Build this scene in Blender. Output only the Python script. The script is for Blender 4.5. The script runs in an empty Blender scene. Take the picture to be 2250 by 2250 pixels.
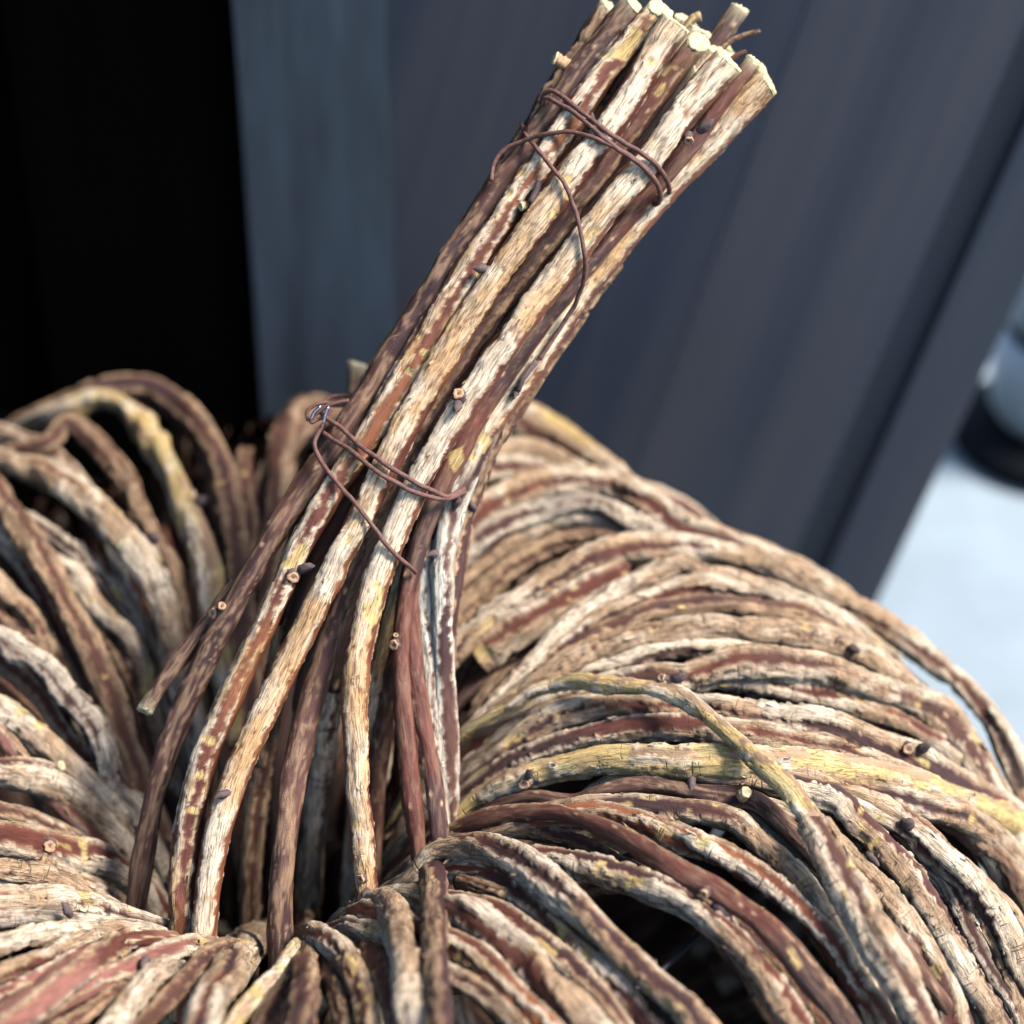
import bpy, math
import numpy as np
from mathutils import Vector

SC = bpy.context.scene
U = 1e-4                       # one working unit = 0.1 mm

# ------------------------------------------------------------------ camera
PITCH = math.radians(34.9)
FOC = 5000.0                   # focal length in photo pixels (photo is 2250 wide)
F = np.array([0, math.cos(PITCH), -math.sin(PITCH)])
UP = np.array([0, math.sin(PITCH), math.cos(PITCH)])
XR = np.array([1.0, 0, 0])
TR, TA, TB = 1057.0, 815.0, 790.0         # pumpkin ring: major radius, tube radii
ZC = TB + 45.0
CEN = np.array([0.0, 0.0, ZC])
_d = FOC + 533.0
CAM = CEN - ((590.9 - 1125) / FOC * _d * XR - (2120.7 - 1125) / FOC * _d * UP + _d * F)

cd = bpy.data.cameras.new("camera")
cam = bpy.data.objects.new("camera", cd)
SC.collection.objects.link(cam)
cam.location = Vector(CAM * U)
cam.rotation_euler = (math.pi / 2 - PITCH, 0, 0)
cd.sensor_width = 36.0
cd.lens = 36.0 * FOC / 2250.0
cd.clip_start = 0.01
cd.clip_end = 500.0
cd.dof.use_dof = True
cd.dof.focus_distance = 4860 * U
cd.dof.aperture_fstop = 8.0
SC.camera = cam

# ------------------------------------------------------------------ light
SUN = np.array([0.60, -0.08, 0.80]); SUN /= np.linalg.norm(SUN)
world = bpy.data.worlds.new("World")
SC.world = world
world.use_nodes = True
nt = world.node_tree
nt.nodes.clear()
sky = nt.nodes.new("ShaderNodeTexSky")
sky.sky_type = 'NISHITA'
sky.sun_disc = False
sky.sun_elevation = math.asin(SUN[2])
sky.sun_rotation = math.atan2(SUN[0], SUN[1])
sky.air_density = 1.0
sky.dust_density = 1.2
sky.ozone_density = 1.0
bg = nt.nodes.new("ShaderNodeBackground")
bg.inputs[1].default_value = 0.05
wo = nt.nodes.new("ShaderNodeOutputWorld")
nt.links.new(sky.outputs[0], bg.inputs[0])
nt.links.new(bg.outputs[0], wo.inputs[0])
sl = bpy.data.lights.new("sun", 'SUN')
sl.energy = 1.5
sl.angle = math.radians(18)
sl.color = (1.0, 0.95, 0.89)
so = bpy.data.objects.new("sun", sl)
SC.collection.objects.link(so)
so.rotation_euler = Vector(SUN).to_track_quat('Z', 'Y').to_euler()
so.location = Vector(SUN * 2)
SC.view_settings.view_transform = 'Standard'
SC.view_settings.look = 'None'
SC.view_settings.gamma = 1.0
SC.view_settings.exposure = 2.5
SC.cycles.max_bounces = 4
SC.cycles.diffuse_bounces = 0

# ------------------------------------------------------------------ maths
def ray(px, py):
    px = np.asarray(px, float); py = np.asarray(py, float)
    return (F[None] + ((px - 1125) / FOC)[:, None] * XR[None]
            - ((py - 1125) / FOC)[:, None] * UP[None])

def at_y(px, py, Y):
    r = ray([px], [py])[0]
    return CAM + r * ((Y - CAM[1]) / r[1])

def at_z(px, py, Z):
    r = ray([px], [py])[0]
    return CAM + r * ((Z - CAM[2]) / r[2])

def spline(P, step):
    """Catmull-Rom through the rows of P, resampled evenly (length taken on the first two columns)."""
    P = np.asarray(P, float)
    Q = np.vstack([2 * P[0] - P[1], P, 2 * P[-1] - P[-2]])
    out = []
    t = np.linspace(0, 1, 24, endpoint=False)[:, None]
    for i in range(1, len(Q) - 2):
        a, b, c, d = Q[i - 1], Q[i], Q[i + 1], Q[i + 2]
        out.append(0.5 * (2 * b + (c - a) * t + (2 * a - 5 * b + 4 * c - d) * t ** 2 + (3 * b - a - 3 * c + d) * t ** 3))
    out.append(P[-1:])
    C = np.vstack(out)
    k = 2 if P.shape[1] != 3 else 3
    L = np.r_[0, np.cumsum(np.linalg.norm(np.diff(C[:, :k], axis=0), axis=1))]
    n = max(4, int(L[-1] / step) + 1)
    s = np.linspace(0, L[-1], n)
    return np.stack([np.interp(s, L, C[:, j]) for j in range(C.shape[1])], 1)

def gsmooth(A, sig):
    if sig < 0.5: return A
    k = int(sig * 3) + 1
    w = np.exp(-0.5 * (np.arange(-k, k + 1) / sig) ** 2); w /= w.sum()
    A2 = A if A.ndim == 2 else A[:, None]
    # odd reflection keeps the end points where they are
    pre = 2 * A2[:1] - A2[1:k + 1][::-1] if len(A2) > k else np.repeat(A2[:1], k, 0)
    post = 2 * A2[-1:] - A2[-k - 1:-1][::-1] if len(A2) > k else np.repeat(A2[-1:], k, 0)
    B = np.vstack([pre, A2, post])
    R = np.stack([np.convolve(B[:, j], w, 'valid') for j in range(A2.shape[1])], 1)
    return R if A.ndim == 2 else R[:, 0]

def tnorm(P):
    r = np.hypot(P[..., 0], P[..., 1])
    return np.sqrt(((r - TR) / TA) ** 2 + ((P[..., 2] - ZC) / TB) ** 2)

def torus_depth(px, py):
    r = ray(px, py)
    t = np.arange(3600, 7600, 16.0)
    n = tnorm(CAM + r[:, None, :] * t[None, :, None])
    ins = n < 1
    hit = ins.any(1)
    first = ins.argmax(1)
    i0 = np.clip(first - 1, 0, None)
    j = np.arange(len(px))
    n0 = n[j, i0]; n1 = n[j, first]
    th = t[i0] + (t[first] - t[i0]) * np.clip((n0 - 1) / np.maximum(n0 - n1, 1e-6), 0, 1)
    return np.where(hit, th, t[n.argmin(1)])

# value noise, periodic in the second coordinate
def vnoise(x, y, seed, py):
    x, y = np.broadcast_arrays(x, y)
    xi = np.floor(x).astype(np.int64); yi = np.floor(y).astype(np.int64)
    fx = x - xi; fy = y - yi
    fx = fx * fx * (3 - 2 * fx); fy = fy * fy * (3 - 2 * fy)
    def h(a, b):
        b = np.mod(b, py)
        n = (a * 374761393 + b * 668265263 + seed * 1442695041) & 0xFFFFFFFF
        n = ((n ^ (n >> 13)) * 1274126177) & 0xFFFFFFFF
        n = ((n ^ (n >> 16)) * 2246822519) & 0xFFFFFFFF
        return ((n ^ (n >> 15)) & 0xFFFFFF) / float(0xFFFFFF)
    return ((h(xi, yi) * (1 - fx) + h(xi + 1, yi) * fx) * (1 - fy)
            + (h(xi, yi + 1) * (1 - fx) + h(xi + 1, yi + 1) * fx) * fy)

def sstep(a, b, x):
    t = np.clip((x - a) / (b - a), 0, 1)
    return t * t * (3 - 2 * t)

def lin(*c):
    c = np.array(c, float) / 255
    return np.where(c < 0.04045, c / 12.92, ((c + 0.055) / 1.055) ** 2.4)

COL = dict(cream=lin(236, 212, 182), gold=lin(204, 163, 117), light=lin(234, 212, 184), tan=lin(186, 153, 120), grey=lin(184, 168, 150), red=lin(100, 54, 43),
           purple=lin(66, 42, 41), pink=lin(148, 98, 86), yellow=lin(228, 194, 128), green=lin(186, 190, 142),
           brown=lin(92, 60, 50), orange=lin(150, 90, 58), rust=lin(130, 78, 50), dust=lin(150, 120, 94), white=lin(228, 218, 198),
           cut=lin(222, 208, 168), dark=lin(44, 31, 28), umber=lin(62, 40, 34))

# kind: strips of cork, their share of the girth, their height, colours, splits, cracks; at = fixed strips (angle from the
# side the stick turns outward, half width)
KIND = dict(
    c=dict(n=3, cover=.78, h=.30, cork=('tan', 'light'), skin=('red', 'purple'), fis=.55, crack=46, yel=.025),
    k=dict(n=3, cover=.86, h=.28, cork=('light', 'tan'), skin=('red', 'brown'), fis=.7, crack=38, yel=.025),
    g=dict(n=4, cover=.88, h=.27, cork=('grey', 'light'), skin=('brown', 'purple'), fis=.8, crack=55, yel=.01),
    r=dict(n=4, cover=.42, h=.2, cork=('tan', 'light'), skin=('red', 'pink'), fis=.5, crack=80, yel=.03),
    o=dict(n=4, cover=.54, h=.2, cork=('tan', 'light'), skin=('orange', 'red'), fis=.5, crack=60, yel=.03),
    y=dict(n=3, cover=.62, h=.12, cork=('yellow', 'light'), skin=('dust', 'tan'), fis=.45, crack=80, yel=.5),
    d=dict(n=4, cover=.66, h=.25, cork=('dust', 'tan'), skin=('brown', 'purple'), fis=.7, crack=60, yel=.01),
    s=dict(n=2, cover=.8, h=.09, cork=('cream', 'gold'), skin=('rust', 'red'), fis=.45, crack=0, yel=.03, at=((.12, 1.0), (2.6, .6), (4.0, .5))),
    S=dict(n=4, cover=.8, h=.09, cork=('gold', 'cream'), skin=('red', 'rust'), fis=.4, crack=0, yel=.08, at=((.75, .42), (-.55, .20), (2.0, .5), (3.6, .5))),
    b=dict(n=1, cover=.0, h=.02, cork=('dust', 'tan'), skin=('brown', 'purple'), fis=0, crack=0, yel=0, net=1),
    m=dict(n=1, cover=.06, h=.05, cork=('tan', 'dust'), skin=('red', 'purple'), fis=0, crack=0, yel=.015, net=.45),
    n=dict(n=1, cover=.05, h=.05, cork=('brown', 'dust'), skin=('dark', 'umber'), fis=0, crack=0, yel=0, net=.12),  # dark bark for hollows: their shade is put into the colour
    w=dict(n=3, cover=.9, h=.14, cork=('white', 'grey'), skin=('brown', 'purple'), fis=.4, crack=0, yel=.03),
)

def bark(S, PH, R, kind, seed):
    if len(kind) > 1:                       # bark that changes along the stick: 'm>b'
        A = bark(S, PH, R, kind[0], seed); B = bark(S, PH, R, kind[-1], seed)
        L = float(S.max())
        m = sstep(.42, .58, S / L + .25 * (vnoise(S / 90, PH / (2 * np.pi) * 6, seed + 77, 6) - .5))
        return (A[0] * (1 - m) + B[0] * m, A[1] * (1 - m[..., None]) + B[1] * m[..., None], A[2] * (1 - m) + B[2] * m)
    K = KIND[kind]
    rs = np.random.RandomState(seed)
    r0 = float(np.mean(R))
    mask = np.zeros(np.broadcast(S, PH).shape)
    n = K['n']
    off = rs.uniform(0, 2 * np.pi)
    fixed = K.get('at')
    if fixed: n = len(fixed)
    for k in range(n):
        c0 = fixed[k][0] if fixed else off + 2 * np.pi * (k + rs.uniform(-.18, .18)) / n
        c = c0 + (.3 if fixed else .9) * (vnoise(S / 260, 0 * S, seed + 11 * k, 999) - .5) \
            + .25 * (vnoise(S / 60, 0 * S, seed + 7 + 13 * k, 999) - .5)
        hw = fixed[k][1] if fixed else np.pi / n * K['cover'] * rs.uniform(.75, 1.2)
        hw = hw * ((.86 if fixed else .6) + (.3 if fixed else .8) * vnoise(S / 150, 0 * S, seed + 31 * k + 3, 999))
        d = np.abs((PH - c + np.pi) % (2 * np.pi) - np.pi)
        rag = (vnoise(S / 16, np.sign((PH - c + np.pi) % (2 * np.pi) - np.pi) + 1, seed + 41 * k, 999) - .5) * 13 \
            + (vnoise(S / 5.5, np.sign((PH - c + np.pi) % (2 * np.pi) - np.pi) + 1, seed + 43 * k, 999) - .5) * 8
        e = (hw - d) * R + rag
        if K['cover'] > 0:
            mask = np.maximum(mask, sstep(-2.5, 3.5, e))
    q = max(6, int(round(2 * np.pi * r0 / 7)))
    lo = vnoise(S / 170, PH / (2 * np.pi) * 3, seed + 5, 3)
    mid = vnoise(S / 48, PH / (2 * np.pi) * 9, seed + 6, 9)
    fine = vnoise(S / 26, PH / (2 * np.pi) * q, seed + 8, q)
    grain = vnoise(S / 7, PH / (2 * np.pi) * q * 2, seed + 9, q * 2)
    q2 = max(5, int(round(2 * np.pi * r0 / 15)))
    warp = 1.3 * (vnoise(S / 34, PH / (2 * np.pi) * q2, seed + 15, q2) - .5)
    ridge = np.abs(vnoise(S / 170, PH / (2 * np.pi) * q2 * 1.0 + warp, seed + 16, q2) - .5) * 2
    fis = 1 - sstep(.02, .17, ridge)
    ridge2 = np.abs(vnoise(S / 90, PH / (2 * np.pi) * q + warp, seed + 17, q) - .5) * 2
    fis2 = 1 - sstep(.02, .25, ridge2)
    ca, cb = COL[K['cork'][0]], COL[K['cork'][1]]
    sa, sb = COL[K['skin'][0]], COL[K['skin'][1]]
    w = sstep(.3, .7, lo * .6 + mid * .4)[..., None]
    cork = ca * (1 - w) + cb * w
    cork = cork * (0.80 + .28 * fine + .16 * grain)[..., None]
    w2 = sstep(.3, .72, vnoise(S / 210, PH / (2 * np.pi) * 2, seed + 21, 2))[..., None]
    skin = sa * (1 - w2) + sb * w2
    skin = skin * (0.60 + .46 * fine + .3 * mid)[..., None]
    # rubbed rims where cork meets skin
    rim = (mask * (1 - mask) * 4)[..., None]
    col = skin * (1 - mask[..., None]) + cork * mask[..., None]
    col = col * (1 - .6 * rim) + COL['rust'] * .95 * .6 * rim
    smooth = .35 if K.get('at') or K.get('net') else 1.0
    disp = mask * K['h'] * r0 * (1 + .5 * (lo - .5)) + (mid - .5) * .08 * r0 * smooth + (fine - .5) * .06 * r0 + (grain - .5) * .05 * r0 * mask
    # long splits in the cork
    f = K['fis'] * mask * np.maximum(fis, .5 * fis2)
    disp = disp - f * (.12 if K.get('at') else .22) * r0
    col = col * (1 - .70 * f)[..., None]
    if fixed:
        rl = (1 - sstep(.0, .13, np.abs(vnoise(S / 120, PH / (2 * np.pi) * q2 + .5 * warp, seed + 19, q2) - .5) * 2)) * mask
        rl = (rl * sstep(.35, .6, vnoise(S / 60, PH / (2 * np.pi) * 4, seed + 20, 4)))[..., None]
        col = col * (1 - .8 * rl) + COL['rust'] * .8 * rl
        disp = disp - rl[..., 0] * .05 * r0
    # cross cracks where a bent vine broke its bark
    if K['crack']:
        smax = float(S.max())
        pos = 20.0
        cr = np.zeros_like(mask)
        while pos < smax:
            if rs.rand() < .8:
                ph0 = rs.uniform(0, 2 * np.pi); wd = rs.uniform(.5, 1.5)
                d = np.abs((PH - ph0 + np.pi) % (2 * np.pi) - np.pi)
                wig = 9 * (vnoise(PH * 3.2 + 0 * S, 0 * S + pos, seed + 51, 99999) - .5)
                cr = np.maximum(cr, np.exp(-((S - pos - wig) / rs.uniform(2.6, 4.2)) ** 2) * sstep(wd + .25, wd - .1, d))
            pos += K['crack'] * rs.uniform(.35, 1.7)
        # faint rings across the cork
        rings = sstep(.62, .9, vnoise(S / 4.5, PH / (2 * np.pi) * 5, seed + 61, 5)) * sstep(.45, .7, lo)
        disp = disp - cr * mask * .13 * r0 - rings * mask * .025 * r0
        col = col * (1 - .35 * cr * (.2 + .8 * mask) - .12 * rings * mask)[..., None]
    # places where the bark came away
    if K['yel']:
        y = vnoise(S / 120, PH / (2 * np.pi) * 3, seed + 71, 3) * .62 + vnoise(S / 26, PH / (2 * np.pi) * 8, seed + 72, 8) * .38
        t = np.quantile(y, 1 - K['yel'])
        ym = sstep(t - .006, t + .022, y)
        gm = .45 * sstep(.62, .85, mid)[..., None]
        yc = COL['yellow'] * (1 - gm) + COL['green'] * gm
        yc = yc * (.66 + .5 * fine)[..., None]
        col = col * (1 - .85 * ym[..., None]) + yc * .85 * ym[..., None]
        disp = disp * (1 - .55 * ym) - ym * .03 * r0
        mask = np.maximum(mask, ym)
    if K.get('net'):
        # fine pale net of a young twig and its lenticels
        a = (1 - sstep(.0, .24, ridge)) * K['net']
        b = (1 - sstep(.0, .26, ridge2)) * K['net']
        l = np.maximum(a, .8 * b)[..., None]
        col = col * (1 - .75 * l) + COL['dust'] * 1.25 * .75 * l
        disp = disp + np.maximum(a, b) * .02 * r0
        for i in range(int(S.max() / 60)):
            s0 = rs.uniform(0, S.max()); p0 = rs.uniform(0, 2 * np.pi)
            d2 = ((S - s0) / 7) ** 2 + (((PH - p0 + np.pi) % (2 * np.pi) - np.pi) * R / 4) ** 2
            g = np.exp(-d2 * d2)[..., None]
            col = col * (1 - g) + COL['tan'] * 1.1 * g
            disp = disp + g[..., 0] * 2.5
        mask = np.maximum(mask, .4 * l[..., 0])
    return disp, col, mask

# ------------------------------------------------------------------ materials
def nodes_of(name):
    m = bpy.data.materials.new(name); m.use_nodes = True
    t = m.node_tree
    b = t.nodes['Principled BSDF']
    return m, t, b

def mk_bark(name='bark', bent=True):
    m, t, b = nodes_of(name)
    at = t.nodes.new("ShaderNodeAttribute"); at.attribute_name = "bark"
    uv = t.nodes.new("ShaderNodeUVMap"); uv.uv_map = "UVMap"
    mp = t.nodes.new("ShaderNodeMapping"); mp.inputs['Scale'].default_value = (3.0, 14.0, 1)
    n1 = t.nodes.new("ShaderNodeTexNoise"); n1.inputs['Scale'].default_value = 1.0
    n1.inputs['Detail'].default_value = 8; n1.inputs['Roughness'].default_value = .65
    n2 = t.nodes.new("ShaderNodeTexNoise"); n2.inputs['Scale'].default_value = 40
    n2.inputs['Detail'].default_value = 4
    t.links.new(uv.outputs[0], mp.inputs[0]); t.links.new(mp.outputs[0], n1.inputs[0]); t.links.new(uv.outputs[0], n2.inputs[0])
    r1 = t.nodes.new("ShaderNodeMapRange"); r1.inputs[1].default_value = .3; r1.inputs[2].default_value = .7
    r1.inputs[3].default_value = .74; r1.inputs[4].default_value = 1.26
    t.links.new(n1.outputs[0], r1.inputs[0])
    r2 = t.nodes.new("ShaderNodeMapRange"); r2.inputs[1].default_value = .25; r2.inputs[2].default_value = .5
    r2.inputs[3].default_value = .7; r2.inputs[4].default_value = 1.02
    t.links.new(n2.outputs[0], r2.inputs[0])
    mu0 = t.nodes.new("ShaderNodeMath"); mu0.operation = 'MULTIPLY'
    t.links.new(r1.outputs[0], mu0.inputs[0]); t.links.new(r2.outputs[0], mu0.inputs[1])
    def line(scale, wide, deep, detail=3):
        '''thin dark splits: where a stretched noise crosses its middle'''
        q = t.nodes.new("ShaderNodeMapping"); q.inputs['Scale'].default_value = scale
        n = t.nodes.new("ShaderNodeTexNoise"); n.inputs['Scale'].default_value = 1; n.inputs['Detail'].default_value = detail
        t.links.new(uv.outputs[0], q.inputs[0]); t.links.new(q.outputs[0], n.inputs[0])
        a = t.nodes.new("ShaderNodeMath"); a.operation = 'SUBTRACT'; a.inputs[1].default_value = .5
        t.links.new(n.outputs[0], a.inputs[0])
        b_ = t.nodes.new("ShaderNodeMath"); b_.operation = 'ABSOLUTE'; t.links.new(a.outputs[0], b_.inputs[0])
        r = t.nodes.new("ShaderNodeMapRange"); r.inputs[1].default_value = 0; r.inputs[2].default_value = wide
        r.inputs[3].default_value = deep; r.inputs[4].default_value = 0
        t.links.new(b_.outputs[0], r.inputs[0])
        return r.outputs[0]
    l1 = line((1.1, 9.0, 1), .035, .62) if bent else line((.8, 7.0, 1), .04, .66)
    l2a = line((16.0, 1.6, 1), .02, .24 if bent else .08, 2)
    l2b = line((1.7, .16, 1), .0075, .78 if bent else 0, 1.6)
    q2 = t.nodes.new("ShaderNodeTexNoise"); q2.inputs['Scale'].default_value = 1.6; q2.inputs['Detail'].default_value = 1
    t.links.new(uv.outputs[0], q2.inputs[0])
    q3 = t.nodes.new("ShaderNodeMapRange"); q3.inputs[1].default_value = .46; q3.inputs[2].default_value = .54
    t.links.new(q2.outputs[0], q3.inputs[0])
    l3 = line((2.0, 22.0, 1), .03, .4) if bent else line((1.2, 15.0, 1), .03, .4)
    def mth(op, a, b_):
        n = t.nodes.new("ShaderNodeMath"); n.operation = op
        for i, v in enumerate((a, b_)):
            if isinstance(v, float): n.inputs[i].default_value = v
            else: t.links.new(v, n.inputs[i])
        return n.outputs[0]
    l2 = mth('MAXIMUM', l2a, mth('MULTIPLY', l2b, q3.outputs[0]))
    lines = mth('MULTIPLY', mth('MAXIMUM', mth('MAXIMUM', l1, l2), l3), mth('ADD', mth('MULTIPLY', at.outputs['Alpha'], .85), .15))
    inv = mth('SUBTRACT', 1.0, lines)
    class mu: outputs = [mth('MULTIPLY', mu0.outputs[0], inv)]
    mx = t.nodes.new("ShaderNodeVectorMath"); mx.operation = 'SCALE'
    t.links.new(at.outputs['Color'], mx.inputs[0]); t.links.new(mu.outputs[0], mx.inputs['Scale'])
    t.links.new(mx.outputs[0], b.inputs['Base Color'])
    ro = t.nodes.new("ShaderNodeMapRange"); ro.inputs[3].default_value = .48; ro.inputs[4].default_value = .85
    t.links.new(at.outputs['Alpha'], ro.inputs[0]); t.links.new(ro.outputs[0], b.inputs['Roughness'])
    class ad: outputs = [mth('SUBTRACT', mth('ADD', n1.outputs[0], n2.outputs[0]), mth('MULTIPLY', lines, 2.2))]
    bp = t.nodes.new("ShaderNodeBump"); bp.inputs['Strength'].default_value = .62 if bent else .42; bp.inputs['Distance'].default_value = 10 * U
    t.links.new(ad.outputs[0], bp.inputs['Height']); t.links.new(bp.outputs[0], b.inputs['Normal'])
    b.inputs['Specular IOR Level'].default_value = .35
    return m

def mk_plain(name, c, rough=.7, var=.3, scale=(60, 60, 60), bump=.2, dist=3 * U, metal=0., c2=None, spec=.5):
    m, t, b = nodes_of(name)
    tc = t.nodes.new("ShaderNodeTexCoord")
    mp = t.nodes.new("ShaderNodeMapping"); mp.inputs['Scale'].default_value = scale
    n = t.nodes.new("ShaderNodeTexNoise"); n.inputs['Scale'].default_value = 1; n.inputs['Detail'].default_value = 7
    n.inputs['Roughness'].default_value = .6
    t.links.new(tc.outputs['Object'], mp.inputs[0]); t.links.new(mp.outputs[0], n.inputs[0])
    cr = t.nodes.new("ShaderNodeValToRGB")
    c = np.asarray(c); c2 = c * (1 + var) if c2 is None else np.asarray(c2)
    cr.color_ramp.elements[0].position = .32; cr.color_ramp.elements[1].position = .68
    cr.color_ramp.elements[0].color = (*(c * (1 - var)), 1); cr.color_ramp.elements[1].color = (*np.clip(c2, 0, 1), 1)
    t.links.new(n.outputs[0], cr.inputs[0]); t.links.new(cr.outputs[0], b.inputs['Base Color'])
    b.inputs['Roughness'].default_value = rough; b.inputs['Metallic'].default_value = metal
    b.inputs['Specular IOR Level'].default_value = spec
    bp = t.nodes.new("ShaderNodeBump"); bp.inputs['Strength'].default_value = bump; bp.inputs['Distance'].default_value = dist
    t.links.new(n.outputs[0], bp.inputs['Height']); t.links.new(bp.outputs[0], b.inputs['Normal'])
    return m

M_BARK = mk_bark()
M_STICK = mk_bark('stick_bark', False)
M_CUT = mk_plain("cut_wood", lin(186, 176, 138), .9, .38, (650, 650, 650), .5, 4 * U)
M_SCAR = mk_plain("leaf_scar", lin(176, 138, 104), .85, .35, (1500, 1500, 1500), .5, 4 * U)
M_BUD = mk_plain("bud_scales", lin(84, 68, 66), .8, .4, (700, 700, 700), .5, 4 * U)
M_WIRE = mk_plain("brown_wire", lin(100, 68, 60), .75, .5, (900, 900, 900), .4, 3 * U)
M_STEEL = mk_plain("bare_wire", lin(170, 175, 185), .25, .2, (600, 600, 600), .1, 2 * U, metal=1.0)
M_FRAME = mk_plain("dark_wire", lin(34, 36, 46), .5, .3, (600, 600, 600), .2, 2 * U)
M_LEAF = mk_plain("leaf_green", lin(96, 140, 52), .6, .35, (500, 500, 500), .3, 3 * U)
M_CHIP = mk_plain("bark_chip", lin(206, 176, 120), .8, .4, (300, 300, 300), .5, 4 * U)

# ------------------------------------------------------------------ mesh builders
def link(name, me, mat, parent=None):
    o = bpy.data.objects.new(name, me)
    SC.collection.objects.link(o)
    if mat: me.materials.append(mat)
    if parent: o.parent = parent
    return o

def mesh_np(name, V, Q, tris=None, smooth=True):
    me = bpy.data.meshes.new(name)
    nq = len(Q); nt_ = 0 if tris is None else len(tris)
    me.vertices.add(len(V)); me.vertices.foreach_set('co', (np.asarray(V) * U).astype(np.float32).ravel())
    loops = np.asarray(Q, np.int32).ravel()
    if nt_: loops = np.r_[loops, np.asarray(tris, np.int32).ravel()]
    me.loops.add(len(loops)); me.loops.foreach_set('vertex_index', loops)
    me.polygons.add(nq + nt_)
    st = np.r_[np.arange(nq) * 4, nq * 4 + np.arange(nt_) * 3].astype(np.int32)
    me.polygons.foreach_set('loop_start', st)
    me.polygons.foreach_set('use_smooth', np.full(nq + nt_, smooth))
    me.update(calc_edges=True)
    return me

def frames(P, ref):
    T = np.gradient(P, axis=0); T /= np.linalg.norm(T, axis=1)[:, None] + 1e-9
    N = np.zeros_like(T)
    m = len(P) // 2
    n = ref - T[m] * (ref @ T[m]); n /= np.linalg.norm(n) + 1e-9
    N[m] = n
    for i in range(m + 1, len(P)):
        n = N[i - 1] - T[i] * (N[i - 1] @ T[i]); N[i] = n / (np.linalg.norm(n) + 1e-9)
    for i in range(m - 1, -1, -1):
        n = N[i + 1] - T[i] * (N[i + 1] @ T[i]); N[i] = n / (np.linalg.norm(n) + 1e-9)
    return T, N, np.cross(T, N)

GRID = {}
def bark_tube(name, P, R, kind, seed, nseg, parent, capA=True, capB=True, cuts=None):
    n = len(P)
    S = np.r_[0, np.cumsum(np.linalg.norm(np.diff(P, axis=0), axis=1))][:, None]
    PH = (np.arange(nseg) / nseg * 2 * np.pi)[None]
    Rr = np.asarray(R)[:, None]
    disp, col, mask = bark(S, PH, Rr, kind, seed)
    ref = CAM - P[n // 2]
    T, N, B = frames(P, ref / np.linalg.norm(ref))
    # a slightly flattened, wandering section
    e = (.08 if name == 'stem_stick' else .15) * np.cos(2 * (PH - 6 * vnoise(S / 300, 0 * S, seed + 90, 999)))
    rad = Rr * (.86 if name == 'stem_stick' else .75) * (1 + e) + disp
    V = P[:, None] + rad[..., None] * (np.cos(PH)[..., None] * N[:, None] + np.sin(PH)[..., None] * B[:, None])
    rings = {}
    for i0, nrm_ in (cuts or {}).items():
        ax = (P[0] - P[4]) if i0 == 0 else (P[-1] - P[-5])
        ax = ax / np.linalg.norm(ax); nrm_ = nrm_ / np.linalg.norm(nrm_)
        sd_ = (V - P[i0]) @ nrm_
        far = np.abs(S[:, 0] - S[i0, 0]) < 260
        V = np.where((far[:, None] & (sd_ > 0))[..., None], V - ax * (sd_ / (ax @ nrm_))[..., None], V)
        # push the end ring itself onto the plane of the cut
        V[i0] = V[i0] - ax * ((((V[i0] - P[i0]) @ nrm_) / (ax @ nrm_))[:, None])
        V[i0] = V[i0] + ax * (2.8 * (vnoise(PH[0] * 2.6, 0 * PH[0], seed + 83, 99999) - .5) * 2)[:, None]
        rings[i0] = (V[i0].copy(), nrm_)
        bl = np.exp(-np.abs(S - S[i0]) / 15.0) * (.55 + .9 * vnoise(S / 14, PH * 2.2, seed + 81, 99999))
        bl = np.clip(bl, 0, .9)[..., None]
        col = col * (1 - bl) + COL['cut'] * .85 * bl
    i = np.arange(n - 1)[:, None] * nseg; j = np.arange(nseg)[None]; j2 = (j + 1) % nseg
    Q = np.stack([i + j, i + j2, i + nseg + j2, i + nseg + j], -1).reshape(-1, 4)
    V = V.reshape(-1, 3); C = np.concatenate([col, mask[..., None]], -1).reshape(-1, 4)
    tri = []
    ex = []; ec = []
    base = len(V)
    for flag, i0, s in ((capA, 0, -1), (capB, n - 1, 1)):
        if not flag: continue
        ex.append(P[i0]); ec.append([*COL['cut'] * .8, 1])
        c = base + len(ex) - 1
        for a in range(nseg):
            b_ = (a + 1) % nseg
            tri.append((c, i0 * nseg + b_, i0 * nseg + a) if s < 0 else (c, i0 * nseg + a, i0 * nseg + b_))
    if ex:
        V = np.vstack([V, ex]); C = np.vstack([C, ec])
    me = mesh_np(name, V, Q, tri or None)
    ca = me.color_attributes.new("bark", 'FLOAT_COLOR', 'POINT')
    ca.data.foreach_set('color', np.clip(C, 0, 1).astype(np.float32).ravel())
    uvl = me.uv_layers.new(name="UVMap")
    GRID[name + str(seed)] = (V[:n * nseg].reshape(n, nseg, 3), C[:n * nseg].reshape(n, nseg, 4))
    li = np.empty(len(me.loops), np.int32); me.loops.foreach_get('vertex_index', li)
    uS = np.repeat(S[:, 0], nseg) / 100 + seed * 3.1
    uP = np.tile(PH[0], n) * float(np.mean(R)) / 100
    nx = len(ex)
    uS = np.r_[uS, np.zeros(nx)]; uP = np.r_[uP, np.zeros(nx)]
    uv = np.stack([uS[li], uP[li]], 1)
    # wrap seam: last column's far corners
    lq = len(Q) * 4
    q = uv[:lq].reshape(-1, 4, 2)
    seam = (np.arange(len(Q)) % nseg) == nseg - 1
    q[seam, 1:3, 1] += 2 * np.pi * float(np.mean(R)) / 100
    uvl.data.foreach_set('uv', uv.astype(np.float32).ravel())
    return link(name, me, M_STICK if name == 'stem_stick' else M_BARK, parent), rings, rad

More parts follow.
